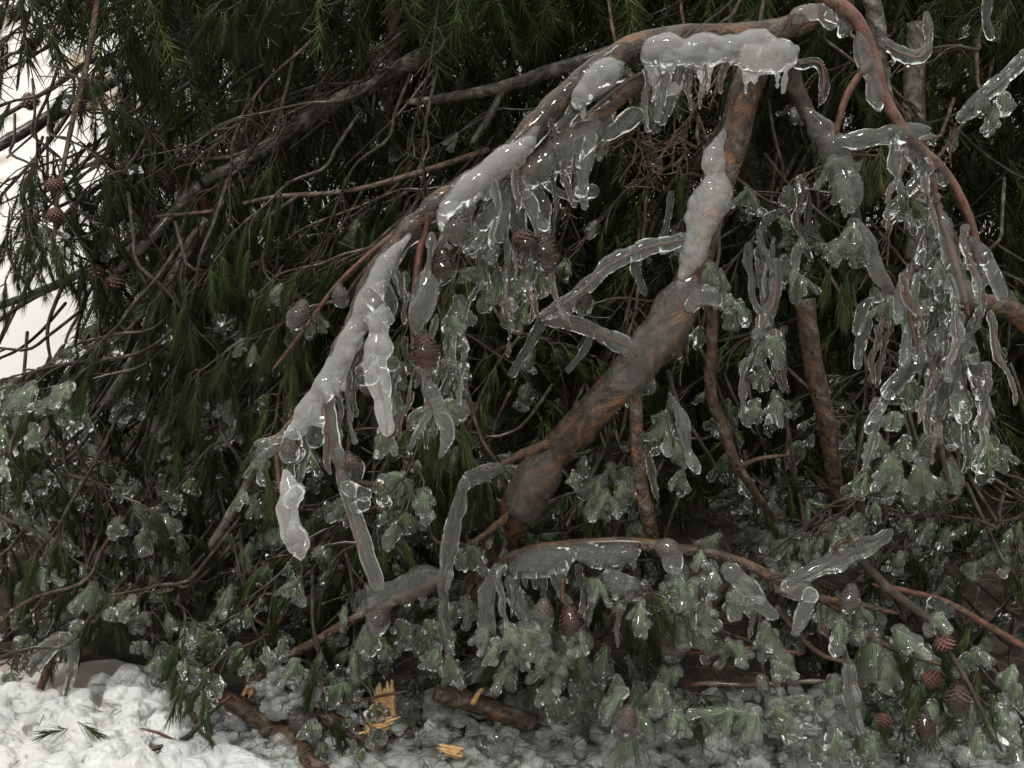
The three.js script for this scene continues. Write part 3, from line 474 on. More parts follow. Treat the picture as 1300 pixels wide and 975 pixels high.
// ---------------------------------------------------------------- leaning stick and its neighbours
{
  const t = thing('leaning_stick', 'straight orange brown stick propped between the limb and the low bough', 'branch', P(834, 705, 2.2));
  wood('stem', [[803, 478, 2.115, 9], [807, 520, 2.12, 8.5], [809, 570, 2.13, 8.5], [815, 620, 2.15, 8.5], [823, 660, 2.17, 9], [834, 705, 2.2, 9]], M.orangeBark, t, 10, 0.14);
  sleeve(t, [[820, 570, 2.11, 3.5], [827, 600, 2.12, 4], [838, 640, 2.13, 4]], M.clear);
}
{
  const t = thing('grey_stick', 'grey brown stick hanging from the thick limb and bending at its foot', 'branch', P(905, 385, 2.14));
  wood('stem', [[905, 385, 2.14, 7], [904, 440, 2.16, 7], [902, 495, 2.18, 7.5], [918, 545, 2.2, 7], [935, 588, 2.22, 6.5], [955, 620, 2.25, 5], [985, 660, 2.32, 3]], M.brownBark, t, 9, 0.15);
  wood('twig', [[938, 592, 2.22, 4], [965, 582, 2.22, 3], [1000, 578, 2.22, 1.8]], M.brownBark, t, 6);
  icedTwig(t, [[985, 335, 2.15, 8], [982, 380, 2.15, 8], [972, 405, 2.15, 9], [962, 425, 2.14, 8]], 2);
  icicle(t, [[1000, 265, 2.15, 5], [975, 278, 2.15, 6], [966, 300, 2.15, 4], [968, 335, 2.15, 3]]);
  strands(t, Array.from({ length: 12 }, () => [rr(945, 1025), rr(230, 470)]), 2.15, [40, 100]);
  for (const [x, y, s] of [[975, 420, 1.0], [960, 435, 1.0], [985, 425, 0.9], [970, 470, 0.9], [985, 500, 0.9], [960, 510, 0.9], [995, 330, 0.9], [1010, 345, 0.8], [950, 240, 0.8], [1000, 240, 0.8], [1015, 225, 0.8], [935, 385, 0.9]]) addTuft(t, P(x, y, rr(2.14, 2.2)), V(rr(-0.3, 0.3), -1, 0.1), s);
}
{
  const t = thing('frozen_sprig', 'sprig of ice bound needles hanging beside the leaning stick', 'branch', P(860, 500, 2.16));
  wood('stem', [[848, 470, 2.17, 3], [862, 520, 2.16, 3], [872, 560, 2.15, 2.5], [880, 600, 2.15, 2]], M.darkTwig, t, 6);
  sleeve(t, [[850, 500, 2.15, 6], [868, 535, 2.14, 8], [874, 575, 2.14, 6], [885, 600, 2.13, 7]], M.cloudy);
  icicle(t, [[812, 552, 2.14, 5], [828, 555, 2.14, 6]]);
  for (const [x, y, s] of [[855, 515, 1.1], [845, 530, 1.1], [858, 560, 0.9], [795, 600, 1.0], [770, 625, 0.9], [788, 615, 1.0], [752, 630, 0.9], [775, 590, 0.8], [740, 585, 0.8], [862, 600, 0.8], [760, 610, 0.9], [728, 600, 0.7]]) addTuft(t, P(x, y, rr(2.15, 2.22)), V(rr(-0.3, 0.3), -1, 0.1), s);
}
// ---------------------------------------------------------------- low bough across the bottom
{
  const t = thing('low_bough', 'low bough bowed over the ground, hung with pale frozen needle tufts', 'branch', P(600, 772, 2.28));
  wood('stem', [[600, 772, 2.28, 9], [622, 735, 2.24, 9], [658, 706, 2.2, 9], [720, 694, 2.17, 8.5], [800, 690, 2.15, 8.5], [850, 696, 2.14, 8], [913, 705, 2.13, 7], [955, 720, 2.12, 6.5], [996, 741, 2.12, 6], [1045, 760, 2.12, 5.5], [1094, 768, 2.12, 4.5], [1135, 778, 2.12, 3]], M.orangeBark, t, 10, 0.12);
  sleeve(t, [[650, 725, 2.18, 10], [672, 715, 2.165, 17], [700, 712, 2.15, 17], [728, 704, 2.145, 13]], M.cloudy, { drip: 0.25 });
  sleeve(t, [[728, 700, 2.14, 10], [755, 706, 2.135, 13], [785, 704, 2.135, 12], [812, 700, 2.135, 8]], M.cloudy, { drip: 0.4, lump: 0.4, amp: 0.003 });
  sleeve(t, [[770, 725, 2.12, 10], [795, 745, 2.115, 15], [818, 750, 2.115, 8]], M.cloudy, { lump: 0.2 });
  sleeve(t, [[838, 692, 2.125, 9], [850, 702, 2.12, 12], [856, 725, 2.12, 9]], M.cloudy, { lump: 0.3 });
  icicle(t, [[632, 722, 2.17, 8], [618, 755, 2.17, 10], [618, 790, 2.17, 10], [622, 812, 2.17, 9]], M.cloudy);
  icicle(t, [[648, 738, 2.17, 8], [658, 768, 2.17, 10], [668, 785, 2.17, 9]], M.cloudy);
  icicle(t, [[688, 728, 2.17, 5], [690, 760, 2.17, 4]]);
  icicle(t, [[715, 715, 2.14, 6], [712, 755, 2.14, 4]], M.clear);
  icicle(t, [[925, 722, 2.11, 10], [945, 742, 2.11, 13], [965, 760, 2.11, 8]], M.cloudy);
  icicle(t, [[928, 758, 2.12, 7], [960, 765, 2.12, 9], [982, 782, 2.12, 7]], M.cloudy);
  icicle(t, [[1000, 748, 2.1, 10], [1030, 756, 2.1, 9]], M.cloudy); icicle(t, [[1028, 755, 2.1, 10], [1020, 780, 2.1, 9], [1010, 802, 2.1, 6]], M.cloudy);
  strands(t, [[640, 720], [660, 725], [700, 725], [735, 720], [765, 730], [800, 745], [850, 730], [870, 720], [900, 725], [930, 740], [960, 760], [1040, 770], [1075, 775]], 2.14, [35, 90]);
  wood('twig', [[845, 700, 2.14, 3.5], [715, 735, 2.13, 3], [714, 760, 2.13, 2.5]].slice(1), M.redTwig, t, 6);
  addCone(t, P(692, 764, 2.14), V(-0.2, -1, 0.4), 1, 0.85); addCone(t, P(722, 772, 2.135), V(0.2, -1, 0.4), 2, 0.95, M.redCone);
  for (const [x, y, s, m] of [[620, 800, 1.0, 0], [645, 795, 1.0, 0], [665, 800, 1.1, 0], [680, 790, 1.0, 0], [700, 800, 1.1, 1], [718, 810, 1.1, 0], [735, 800, 0.9, 0], [690, 820, 1.1, 0], [712, 835, 1.0, 0], [650, 815, 0.9, 1], [630, 812, 0.8, 0], [645, 845, 1.0, 1], [700, 860, 0.9, 0], [760, 735, 0.7, 1], [815, 740, 0.8, 0], [742, 770, 0.8, 1], [860, 725, 1.0, 0], [845, 745, 1.0, 0], [880, 740, 1.0, 0], [870, 770, 1.1, 0], [895, 765, 1.0, 0], [905, 720, 0.9, 0], [890, 700, 0.8, 0], [910, 680, 0.8, 1], [1060, 765, 0.9, 0], [1090, 770, 0.8, 0], [860, 790, 0.9, 0], [885, 795, 0.9, 0], [940, 740, 0.9, 0]]) addTuft(t, P(x, y, rr(2.12, 2.17)), V(rr(-0.6, 0.6), -1, rr(0, 0.5)), s, m ? M.cloudy : M.pale);
  for (let i = 0; i < 6; i++) addShoot(t, P(rr(690, 740), rr(795, 830), 2.17), V(rr(-0.3, 0.3), -1, rr(-0.2, 0.2)), 0.9);
}
{
  const t = thing('cone_branch', 'dark forked branch with russet cones and scalloped frozen needle fans', 'branch', P(1310, 830, 2.2));
  wood('stem', [[1310, 828, 2.2, 5], [1255, 795, 2.17, 4.5], [1199, 764, 2.14, 4.5], [1136, 747, 2.12, 4], [1110, 742, 2.12, 3]], M.redTwig, t, 7);
  wood('twig', [[1092, 712, 2.12, 5], [1105, 724, 2.12, 6], [1129, 748, 2.11, 6.5], [1164, 775, 2.1, 6], [1194, 800, 2.1, 5], [1200, 825, 2.1, 3]], M.darkTwig, t, 8);
  wood('twig', [[1045, 760, 2.12, 6], [1075, 780, 2.13, 5.5], [1100, 805, 2.13, 4], [1150, 830, 2.12, 3], [1190, 842, 2.11, 2.5]], M.brownBark, t, 7);
  wood('twig', [[1200, 820, 2.1, 4], [1225, 860, 2.09, 3.5], [1245, 900, 2.08, 3], [1270, 950, 2.08, 2.5]], M.darkTwig, t, 6);
  icedTwig(t, [[1000, 742, 2.1, 9], [1040, 722, 2.1, 11], [1065, 710, 2.1, 11], [1100, 695, 2.1, 10], [1130, 677, 2.1, 6]], 2.5, M.cloudy, M.greyBark, { lump: 0.25, amp: 0.002 });
  wood('twig', [[1060, 705, 2.09, 3], [1064, 690, 2.085, 3.5], [1076, 687, 2.085, 3.5], [1085, 695, 2.09, 3]], M.orangeBark, t, 6);
  addCone(t, P(1196, 806, 2.095), V(0.3, -1, 0.2), 0, 0.8, M.redCone); addCone(t, P(1172, 860, 2.09), V(1, -0.15, 0.2), 0, 0.78, M.redCone); addCone(t, P(1215, 872, 2.08), V(0.1, -1, 0.3), 2, 0.95);
  addCone(t, P(1122, 905, 2.1), V(0, -1, 0.3), 0, 0.65, M.redCone); addCone(t, P(1172, 905, 2.09), V(0.1, -1, 0.4), 2, 0.8);
  addCone(t, P(1082, 745, 2.1), V(-0.2, -1, 0.4), 1, 0.75);
  for (const [x, y, s, m] of [[1110, 805, 1.4, 1], [1125, 830, 1.2, 1], [1095, 800, 1.1, 1], [1140, 800, 1.1, 0], [1160, 810, 1.1, 0], [1170, 830, 0.9, 0], [1070, 765, 0.9, 0], [1065, 790, 0.8, 1], [1225, 830, 0.8, 1], [1240, 825, 0.7, 1], [1190, 780, 0.9, 0], [1285, 850, 1.1, 0], [1290, 870, 0.8, 1], [1230, 890, 1.1, 0], [1205, 895, 0.9, 0], [1180, 890, 0.9, 0], [1240, 930, 0.9, 0], [1270, 900, 0.9, 0]]) addTuft(t, P(x, y, rr(2.09, 2.14)), V(rr(-0.2, 0.4), -1, rr(0, 0.3)), s, m ? M.cloudy : M.pale);
  for (let i = 0; i < 14; i++) addShoot(t, P(rr(1120, 1290), rr(790, 930), rr(2.1, 2.16)), V(rr(-0.6, 0.6), -1, rr(-0.2, 0.4)), 0.9);
  icicle(t, [[1185, 765, 2.12, 8], [1200, 775, 2.12, 9]]);
}
{
  const t = thing('ground_bough', 'brown twig lying near the ground among greenish frozen tufts', 'branch', P(850, 880, 2.25));
  wood('stem', [[770, 885, 2.42, 5], [820, 890, 2.27, 5], [850, 879, 2.22, 4.5], [885, 869, 2.2, 4], [955, 870, 2.18, 4], [1045, 865, 2.16, 3], [1090, 872, 2.15, 2]], M.brownBark, t, 7);
  wood('twig', [[800, 800, 2.5, 5], [840, 822, 2.25, 4.5], [900, 828, 2.18, 4], [955, 823, 2.17, 3.5], [1014, 829, 2.16, 2.5]], M.redTwig, t, 7);
  wood('twig', [[985, 770, 2.14, 4], [1020, 812, 2.16, 3.5], [1045, 832, 2.15, 3.5], [1084, 842, 2.14, 2.5]], M.brownBark, t, 7);
  icedTwig(t, [[1077, 844, 2.13, 8], [1080, 875, 2.13, 10], [1084, 905, 2.13, 9], [1092, 930, 2.13, 7]], 1.5, M.cloudy, M.darkTwig);
  for (const [x, y, s] of [[972, 795, 1.0], [980, 820, 1.1], [985, 840, 0.9], [968, 860, 0.9], [1060, 860, 1.1], [1058, 885, 0.9], [1025, 885, 1.1], [985, 895, 1.2], [960, 905, 1.2], [930, 900, 1.1], [905, 900, 1.1], [880, 890, 1.0], [855, 905, 1.0], [1000, 900, 1.0], [1090, 920, 1.1], [1110, 935, 1.0], [1060, 930, 1.1], [1030, 940, 0.9], [905, 810, 0.9], [925, 815, 0.9], [860, 850, 1.0], [835, 870, 1.0], [790, 880, 1.1], [775, 895, 1.0], [810, 905, 1.1], [800, 925, 1.1]]) addTuft(t, P(x, y, rr(2.13, 2.2)), V(rr(-0.9, 0.9), -1, rr(0, 0.5)), s, rnd() < 0.3 ? M.cloudy : M.pale);
  for (const [x, y] of [[745, 850], [770, 840], [798, 835], [822, 845], [785, 862], [758, 868], [730, 872], [842, 842], [700, 885], [812, 868], [770, 822], [735, 832]]) addTuft(t, P(x, y, rr(2.24, 2.3)), V(rr(-0.8, 0.8), -1, rr(0, 0.4)), rr(0.8, 1.15), rnd() < 0.5 ? M.cloudy : M.pale);
  icicle(t, [[990, 915, 2.12, 7], [1010, 925, 2.115, 9], [1036, 930, 2.115, 8]], M.clear);
  addCone(t, P(800, 900, 2.15), V(-0.4, -1, 0.4), 1, 0.9, M.redCone); addCone(t, P(855, 800, 2.2), V(0, -1, 0.3), 1, 0.9);
}
{
  const t = thing('iced_cane', 'upright twig in clear ice rising from the low twig below the limb', 'branch', P(560, 740, 2.2));
  icedTwig(t, [[590, 612, 2.15, 7], [580, 650, 2.16, 9], [572, 690, 2.17, 9], [564, 740, 2.18, 8], [562, 780, 2.2, 6]], 1.6, M.cloudy, M.greyBark);
  icedTwig(t, [[632, 594, 2.14, 8], [605, 604, 2.14, 9], [588, 614, 2.15, 8]], 1.6, M.cloudy, M.greyBark);
  for (const [x, y, s] of [[600, 690, 1.0], [585, 700, 0.9], [575, 770, 1.0], [560, 780, 1.0], [590, 760, 0.9], [545, 790, 0.9], [555, 825, 0.9], [570, 830, 0.9]]) addTuft(t, P(x, y, rr(2.18, 2.24)), V(rr(-0.3, 0.3), -1, 0.1), s);
}
{
  const t = thing('low_twig', 'long brown twig with grey ice climbing from the ground debris', 'branch', P(318, 872, 2.4));
  wood('stem', [[312, 880, 2.42, 7], [350, 845, 2.38, 6.5], [405, 812, 2.33, 6], [445, 788, 2.3, 6], [490, 765, 2.27, 5], [560, 732, 2.24, 4]], M.brownBark, t, 8, 0.14);
  sleeve(t, [[455, 778, 2.27, 8], [490, 758, 2.25, 14], [530, 740, 2.23, 17], [560, 728, 2.22, 12]], M.cloudy, { drip: 0.35, lump: 0.25 });
  icicle(t, [[455, 772, 2.26, 6], [458, 755, 2.26, 6]]); icicle(t, [[420, 808, 2.31, 7], [424, 815, 2.31, 8]], M.clear);
  addCone(t, P(488, 768, 2.24), V(-0.4, -1, 0.5), 1, 0.9);
  for (const [x, y, s] of [[430, 800, 1.0], [470, 800, 1.0], [450, 830, 0.9], [510, 790, 1.0], [345, 830, 0.8], [360, 815, 0.8], [375, 840, 0.8], [300, 820, 0.9], [490, 820, 0.9], [530, 800, 0.9]]) addTuft(t, P(x, y, rr(2.26, 2.33)), V(rr(-0.3, 0.3), -1, 0.1), s);
}
// ---------------------------------------------------------------- debris on the ground
const onGround = (a, lift = 0) => a.map(([x, y, r]) => [x, y, groundDepth(y) - lift, r]);
{
  const t = thing('stub_log', 'short broken brown log stub resting on the icy ground', 'log', P(610, 900, 2.38));
  wood('stem', [[552, 880, 2.34, 11], [575, 885, 2.345, 13], [610, 895, 2.35, 13], [645, 908, 2.35, 13], [680, 920, 2.36, 13]], M.brownBark, t, 14, 0.14);
  wood('knot', [[600, 893, 2.33, 4], [608, 880, 2.32, 3], [613, 874, 2.31, 2]], M.splinter, t, 6);
}
{
  const t = thing('fallen_branch', 'dark fallen branch lying over the snow edge with side stubs', 'branch', P(380, 945, 2.35));
  wood('stem', [[268, 880, 2.44, 11], [300, 895, 2.4, 13], [345, 922, 2.36, 13], [385, 955, 2.3, 13], [425, 1005, 2.2, 13]], M.brownBark, t, 12, 0.16);
  wood('side_stub', [[282, 888, 2.4, 6], [262, 880, 2.39, 6], [250, 900, 2.38, 5], [244, 930, 2.36, 4]], M.brownBark, t, 8, 0.16);
  wood('side_stub', [[278, 880, 2.41, 5], [268, 862, 2.42, 3], [256, 850, 2.42, 2]], M.brownBark, t, 7);
  wood('side_stub', [[385, 905, 2.36, 10], [420, 915, 2.35, 11], [455, 935, 2.33, 10], [480, 960, 2.3, 8]], M.brownBark, t, 9, 0.15);
  for (const [x, y, s] of [[375, 865, 1.1], [350, 880, 1.0], [395, 880, 1.0], [365, 895, 0.9], [410, 885, 0.9], [340, 870, 0.9]]) addTuft(t, P(x, y, 2.35), V(rr(-0.8, 0.8), rr(-0.3, 0.8), 0.3), s, M.milky);
  addCone(t, P(370, 900, 2.32), V(0.6, -0.4, 0.5), 1, 1);
  icicle(t, [[345, 905, 2.34, 9], [375, 900, 2.33, 11]], M.milky);
}
{
  const t = thing('dead_twig', 'thin dry twig with forked tips lying on the white snow', 'twig', P(230, 955, 2.28));
  wood('stem', [[150, 965, 2.26, 2.5], [190, 952, 2.27, 3.5], [235, 938, 2.29, 4], [265, 905, 2.33, 4], [292, 885, 2.36, 3]], M.darkTwig, t, 6);
  wood('twig', [[190, 952, 2.27, 2.5], [215, 965, 2.24, 2.5], [260, 962, 2.24, 2]], M.darkTwig, t, 5);
  wood('twig', [[225, 942, 2.28, 2.5], [200, 930, 2.28, 2], [180, 925, 2.28, 1.5]], M.redTwig, t, 5);
  wood('twig', [[250, 925, 2.3, 2.5], [275, 950, 2.26, 2], [285, 985, 2.2, 2]], M.darkTwig, t, 5);
  for (let i = 0; i < 5; i++) addShoot(t, P(rr(75, 200), rr(895, 960), 2.27), V(rr(-1, 1), rr(-0.6, 0.2), 0.4), 0.8);
}
{
  const t = thing('iced_stalk', 'bent brown stalk cased in ice standing at the snow edge', 'twig', P(55, 890, 2.44));
  wood('stem', [[45, 892, 2.44, 5], [58, 855, 2.43, 5], [70, 825, 2.42, 4.5], [78, 812, 2.41, 3]], M.brownBark, t, 8);
  icedTwig(t, [[40, 850, 2.4, 8], [58, 828, 2.39, 10], [76, 812, 2.38, 9], [92, 820, 2.38, 8], [92, 845, 2.38, 7], [84, 880, 2.38, 5]], 1.6, M.cloudy, M.darkTwig);
}
{
  const t = thing('ice_boulder', 'large cloudy ice lump enclosing dark needles on the snow edge', 'ice chunk', P(165, 875, 2.46));
  part('ice', frozen([cap(P(150, 872, 2.44), P(165, 858, 2.42), 0.022, 0.02), cap(P(165, 858, 2.42), P(192, 872, 2.42), 0.022, 0.012)], { cell: 0.0035, amp: 0.003 }), M.milky, t);
  for (let i = 0; i < 2; i++) addShoot(t, P(175 + i * 8, 862, 2.42), V(0.5, -0.6, 0.4), 0.5);
}
// fresh yellow splinters of split wood: torn bundles of fibres
function splinter(label, a, w, th) {
  const [p, q] = a.map(([x, y, d]) => P(x, y, d)), t = thing('wood_splinter', label, 'splinter', p, 'split wood on the ground'), gs = [];
  const ax = q.clone().sub(p), s = V().crossVectors(ax, V(0, 0, 1)).normalize(), u = V().crossVectors(ax, s).normalize(), n = 9;
  for (let i = 0; i < n; i++) {
    const k = (i / (n - 1) - 0.5) * w, o = s.clone().multiplyScalar(k).addScaledVector(u, rr(-0.5, 0.5) * th), b = p.clone().add(o).addScaledVector(ax, rr(0, 0.25)), e = p.clone().addScaledVector(o, rr(0.6, 1.2)).addScaledVector(ax, rr(0.65, 1.12)), r = w / n * rr(1.5, 2.3);
    gs.push(rod([b, b.clone().lerp(e, 0.5).add(V(rr(-1, 1), 0, rr(-1, 1)).multiplyScalar(0.001)), e], [r * 0.8, r, r * 0.3], 6, 0.006, 0.25, i));
  }
  part('torn_fibres', mergeGeometries(gs), M.splinter, t);
}
splinter('upright yellow splinter of freshly split wood behind a thin twig', [[489, 912, 2.36], [488, 866, 2.36]], 0.03, 0.009);
splinter('flat yellow splinter lying slanted against the fallen branch', [[455, 932, 2.32], [505, 914, 2.33]], 0.018, 0.007);
splinter('small yellow broken end at the foot of the long brown twig', [[312, 884, 2.4], [322, 865, 2.4]], 0.014, 0.01);
splinter('short yellow wood chip lying flat among the ice crumbs', [[588, 958, 2.27], [555, 950, 2.28]], 0.016, 0.008);
{ const t = thing('thin_stick', 'very thin straight brown stick in front of the upright splinter', 'twig', P(420, 892, 2.34)); wood('stem', [[405, 895, 2.34, 2.5], [460, 888, 2.335, 2.5], [512, 878, 2.33, 2]], M.redTwig, t, 6); }


// ---------------------------------------------------------------- limbs standing in the shade behind
function limb(label, a, mat, group) { const t = thing('shaded_limb', label, 'branch', P(a[0][0], a[0][1], a[0][2]), group); wood('stem', a, mat, t, 10, 0.14); return t; }
{
  const t = limb('long grey limb slanting through the shade above the green boughs', [[690, -25, 2.95, 14], [620, 22, 2.92, 13], [560, 60, 2.9, 13], [480, 102, 2.85, 12], [390, 152, 2.8, 11], [320, 200, 2.75, 10], [250, 240, 2.7, 9], [205, 290, 2.65, 8], [150, 345, 2.62, 6]], M.greyBark);
  wood('twig', [[400, 145, 2.8, 5], [350, 175, 2.76, 4], [290, 200, 2.74, 3.5], [220, 205, 2.72, 3], [150, 225, 2.7, 3], [90, 255, 2.68, 2.5], [30, 285, 2.66, 2]], M.darkTwig, t, 6);
  addCone(t, P(205, 212, 2.68), V(0.3, -1, 0), 0, 1.1); addCone(t, P(200, 182, 2.68), V(0, -1, 0), 0, 0.8); addCone(t, P(255, 248, 2.62), V(0.2, -1, 0.3), 0, 0.9, M.redCone); addCone(t, P(118, 335, 2.6), V(0, -1, 0), 0, 1.1); addCone(t, P(140, 350, 2.6), V(0.3, -1, 0), 0, 1);
}
{
  const t = limb('mottled limb crossing the bright snow gap toward the trunk', [[310, 5, 3.05, 9], [215, 58, 3.0, 9], [150, 98, 2.96, 9], [60, 150, 2.9, 8], [-20, 195, 2.85, 8]], M.greyBark);
  wood('twig', [[165, 70, 2.97, 4], [110, 80, 2.95, 3.5], [60, 115, 2.92, 3], [-10, 155, 2.9, 3]], M.darkTwig, t, 6);
  addCone(t, P(165, 58, 2.9), V(0, -1, 0), 0, 1.3, M.redCone); addCone(t, P(37, 118, 2.8), V(0, -1, 0), 0, 1, M.redCone);
}
{
  const t = limb('slim orange twig hanging straight down across the snow gap', [[125, -10, 2.45, 4], [116, 50, 2.45, 4], [105, 105, 2.45, 4], [92, 155, 2.44, 3.5], [80, 215, 2.43, 3], [70, 275, 2.42, 2.5], [70, 300, 2.42, 2]], M.orangeBark);
  addCone(t, P(70, 226, 2.4), V(-0.2, -1, 0.2), 0, 0.75, M.redCone); addCone(t, P(69, 264, 2.4), V(0, -1, 0.2), 0, 0.75, M.redCone);
  for (let i = 0; i < 4; i++) addShoot(t, P(70 + rr(-5, 5), 290 + i * 8, 2.42), V(rr(-0.25, 0.25), -1, rr(-0.2, 0.2)), 1);
}
{
  const t = limb('dark twig at the snow gap bearing small round cones', [[45, -10, 2.5, 2.5], [35, 25, 2.5, 2.5], [28, 60, 2.5, 2], [22, 110, 2.5, 1.8]], M.darkTwig);
  wood('twig', [[33, 30, 2.5, 2], [12, 45, 2.5, 1.5], [0, 65, 2.5, 1.2]], M.darkTwig, t, 5); wood('twig', [[33, 25, 2.5, 2], [55, 45, 2.5, 1.5], [65, 62, 2.5, 1.2]], M.darkTwig, t, 5);
  addCone(t, P(18, 6, 2.5), DOWN, 0, 0.75); addCone(t, P(34, 46, 2.5), DOWN, 0, 0.75); addCone(t, P(48, -6, 2.5), DOWN, 0, 0.6);
}
{
  const t = limb('thin dark twig with two dark cones hanging over the snow gap', [[185, -12, 2.55, 2.5], [188, 10, 2.55, 2], [192, 35, 2.55, 1.5]], M.darkTwig);
  addCone(t, P(192, 12, 2.55), DOWN, 0, 0.6); addCone(t, P(194, 32, 2.55), DOWN, 0, 0.75); addCone(t, P(117, -6, 2.5), DOWN, 0, 0.7, M.redCone);
}
limb('lichen grey limb with an orange scar among green boughs', [[262, 280, 2.62, 8], [240, 315, 2.6, 8.5], [212, 372, 2.58, 9], [190, 425, 2.58, 10], [165, 470, 2.6, 9], [135, 515, 2.64, 8]], M.greyBark);
limb('thin brown stem rising at the shaded edge of the green boughs', [[345, 560, 2.35, 5], [322, 600, 2.33, 6], [300, 640, 2.33, 6], [270, 690, 2.36, 5]], M.greyBark);
{ const t = limb('thin straight twig reaching sideways under the long grey limb', [[620, 190, 2.62, 4], [545, 215, 2.55, 4], [440, 243, 2.52, 3.5], [350, 250, 2.5, 3.2], [270, 268, 2.52, 2.8], [205, 274, 2.55, 2]], M.brownBark); wood('twig', [[380, 248, 2.5, 3], [330, 285, 2.5, 2.5], [300, 330, 2.52, 2]], M.darkTwig, t, 5); }
{ const t = limb('thin twig with two frosted cones above the open green boughs', [[520, 285, 2.15, 4], [490, 305, 2.15, 3.5], [460, 330, 2.15, 3], [425, 365, 2.15, 3], [385, 420, 2.16, 2.5], [350, 465, 2.18, 2]], M.redTwig);
  addCone(t, P(385, 385, 2.14), V(-0.4, -1, 0.3), 1, 0.8); addCone(t, P(430, 362, 2.15), V(0.2, -1, 0.3), 1, 0.6); addTuft(t, P(395, 408, 2.16), V(-0.2, -1, 0.1), 0.6, M.clear); addCone(t, P(462, 478, 2.1), V(0.3, -1, 0.3), 1, 0.55); }
{ const t = limb('low grey twigs fanning out over the far snow', [[-20, 395, 2.7, 5], [50, 370, 2.68, 5], [110, 342, 2.66, 5], [170, 300, 2.66, 4]], M.greyBark);
  for (const a of [[[-20, 420, 3], [40, 380, 3], [95, 355, 2]], [[-20, 490, 4], [55, 472, 4], [80, 440, 3]], [[80, 360, 3], [60, 420, 2.5], [70, 480, 2]], [[40, 372, 2.5], [10, 320, 2], [12, 270, 1.5]], [[20, 380, 2], [0, 430, 2], [-10, 450, 1.5]]]) wood('twig', a.map(([x, y, r]) => [x, y, 2.67, r]), M.darkTwig, t, 5); }
{ const t = limb('leaning grey stem half hidden behind the arch', [[800, 60, 2.6, 9], [700, 90, 2.6, 9], [640, 110, 2.58, 8], [560, 125, 2.55, 6], [520, 130, 2.55, 4]], M.greyBark); wood('twig', [[640, 110, 2.58, 5], [620, 150, 2.58, 5], [600, 180, 2.58, 4]], M.greyBark, t, 6); }
limb('upright dull brown stem in the shade beside the grey limb', [[498, -15, 2.9, 8], [500, 60, 2.9, 7], [495, 130, 2.9, 6]], M.brownBark);
limb('dim stem standing behind the lumpy branch', [[1165, 30, 2.5, 14], [1160, 130, 2.5, 14], [1168, 230, 2.5, 13], [1160, 330, 2.5, 12]], M.greyBark);
limb('dark upright stem under the lumpy branch', [[1022, 380, 2.35, 13], [1030, 450, 2.35, 13], [1050, 540, 2.38, 12], [1060, 610, 2.42, 10], [1075, 700, 2.55, 8]], M.brownBark);
{ const t = thing('pine_tree', 'dark pine trunk standing deep in the shade behind the boughs', 'tree', V(0.75, 0, -3.6)); part('trunk', rod([V(0.75, -0.05, -3.6), V(0.72, 0.8, -3.6), V(0.66, 1.8, -3.65), V(0.6, 2.9, -3.7)], [0.13, 0.115, 0.105, 0.09], 16, 0.06, 0.1), M.greyBark, t); }

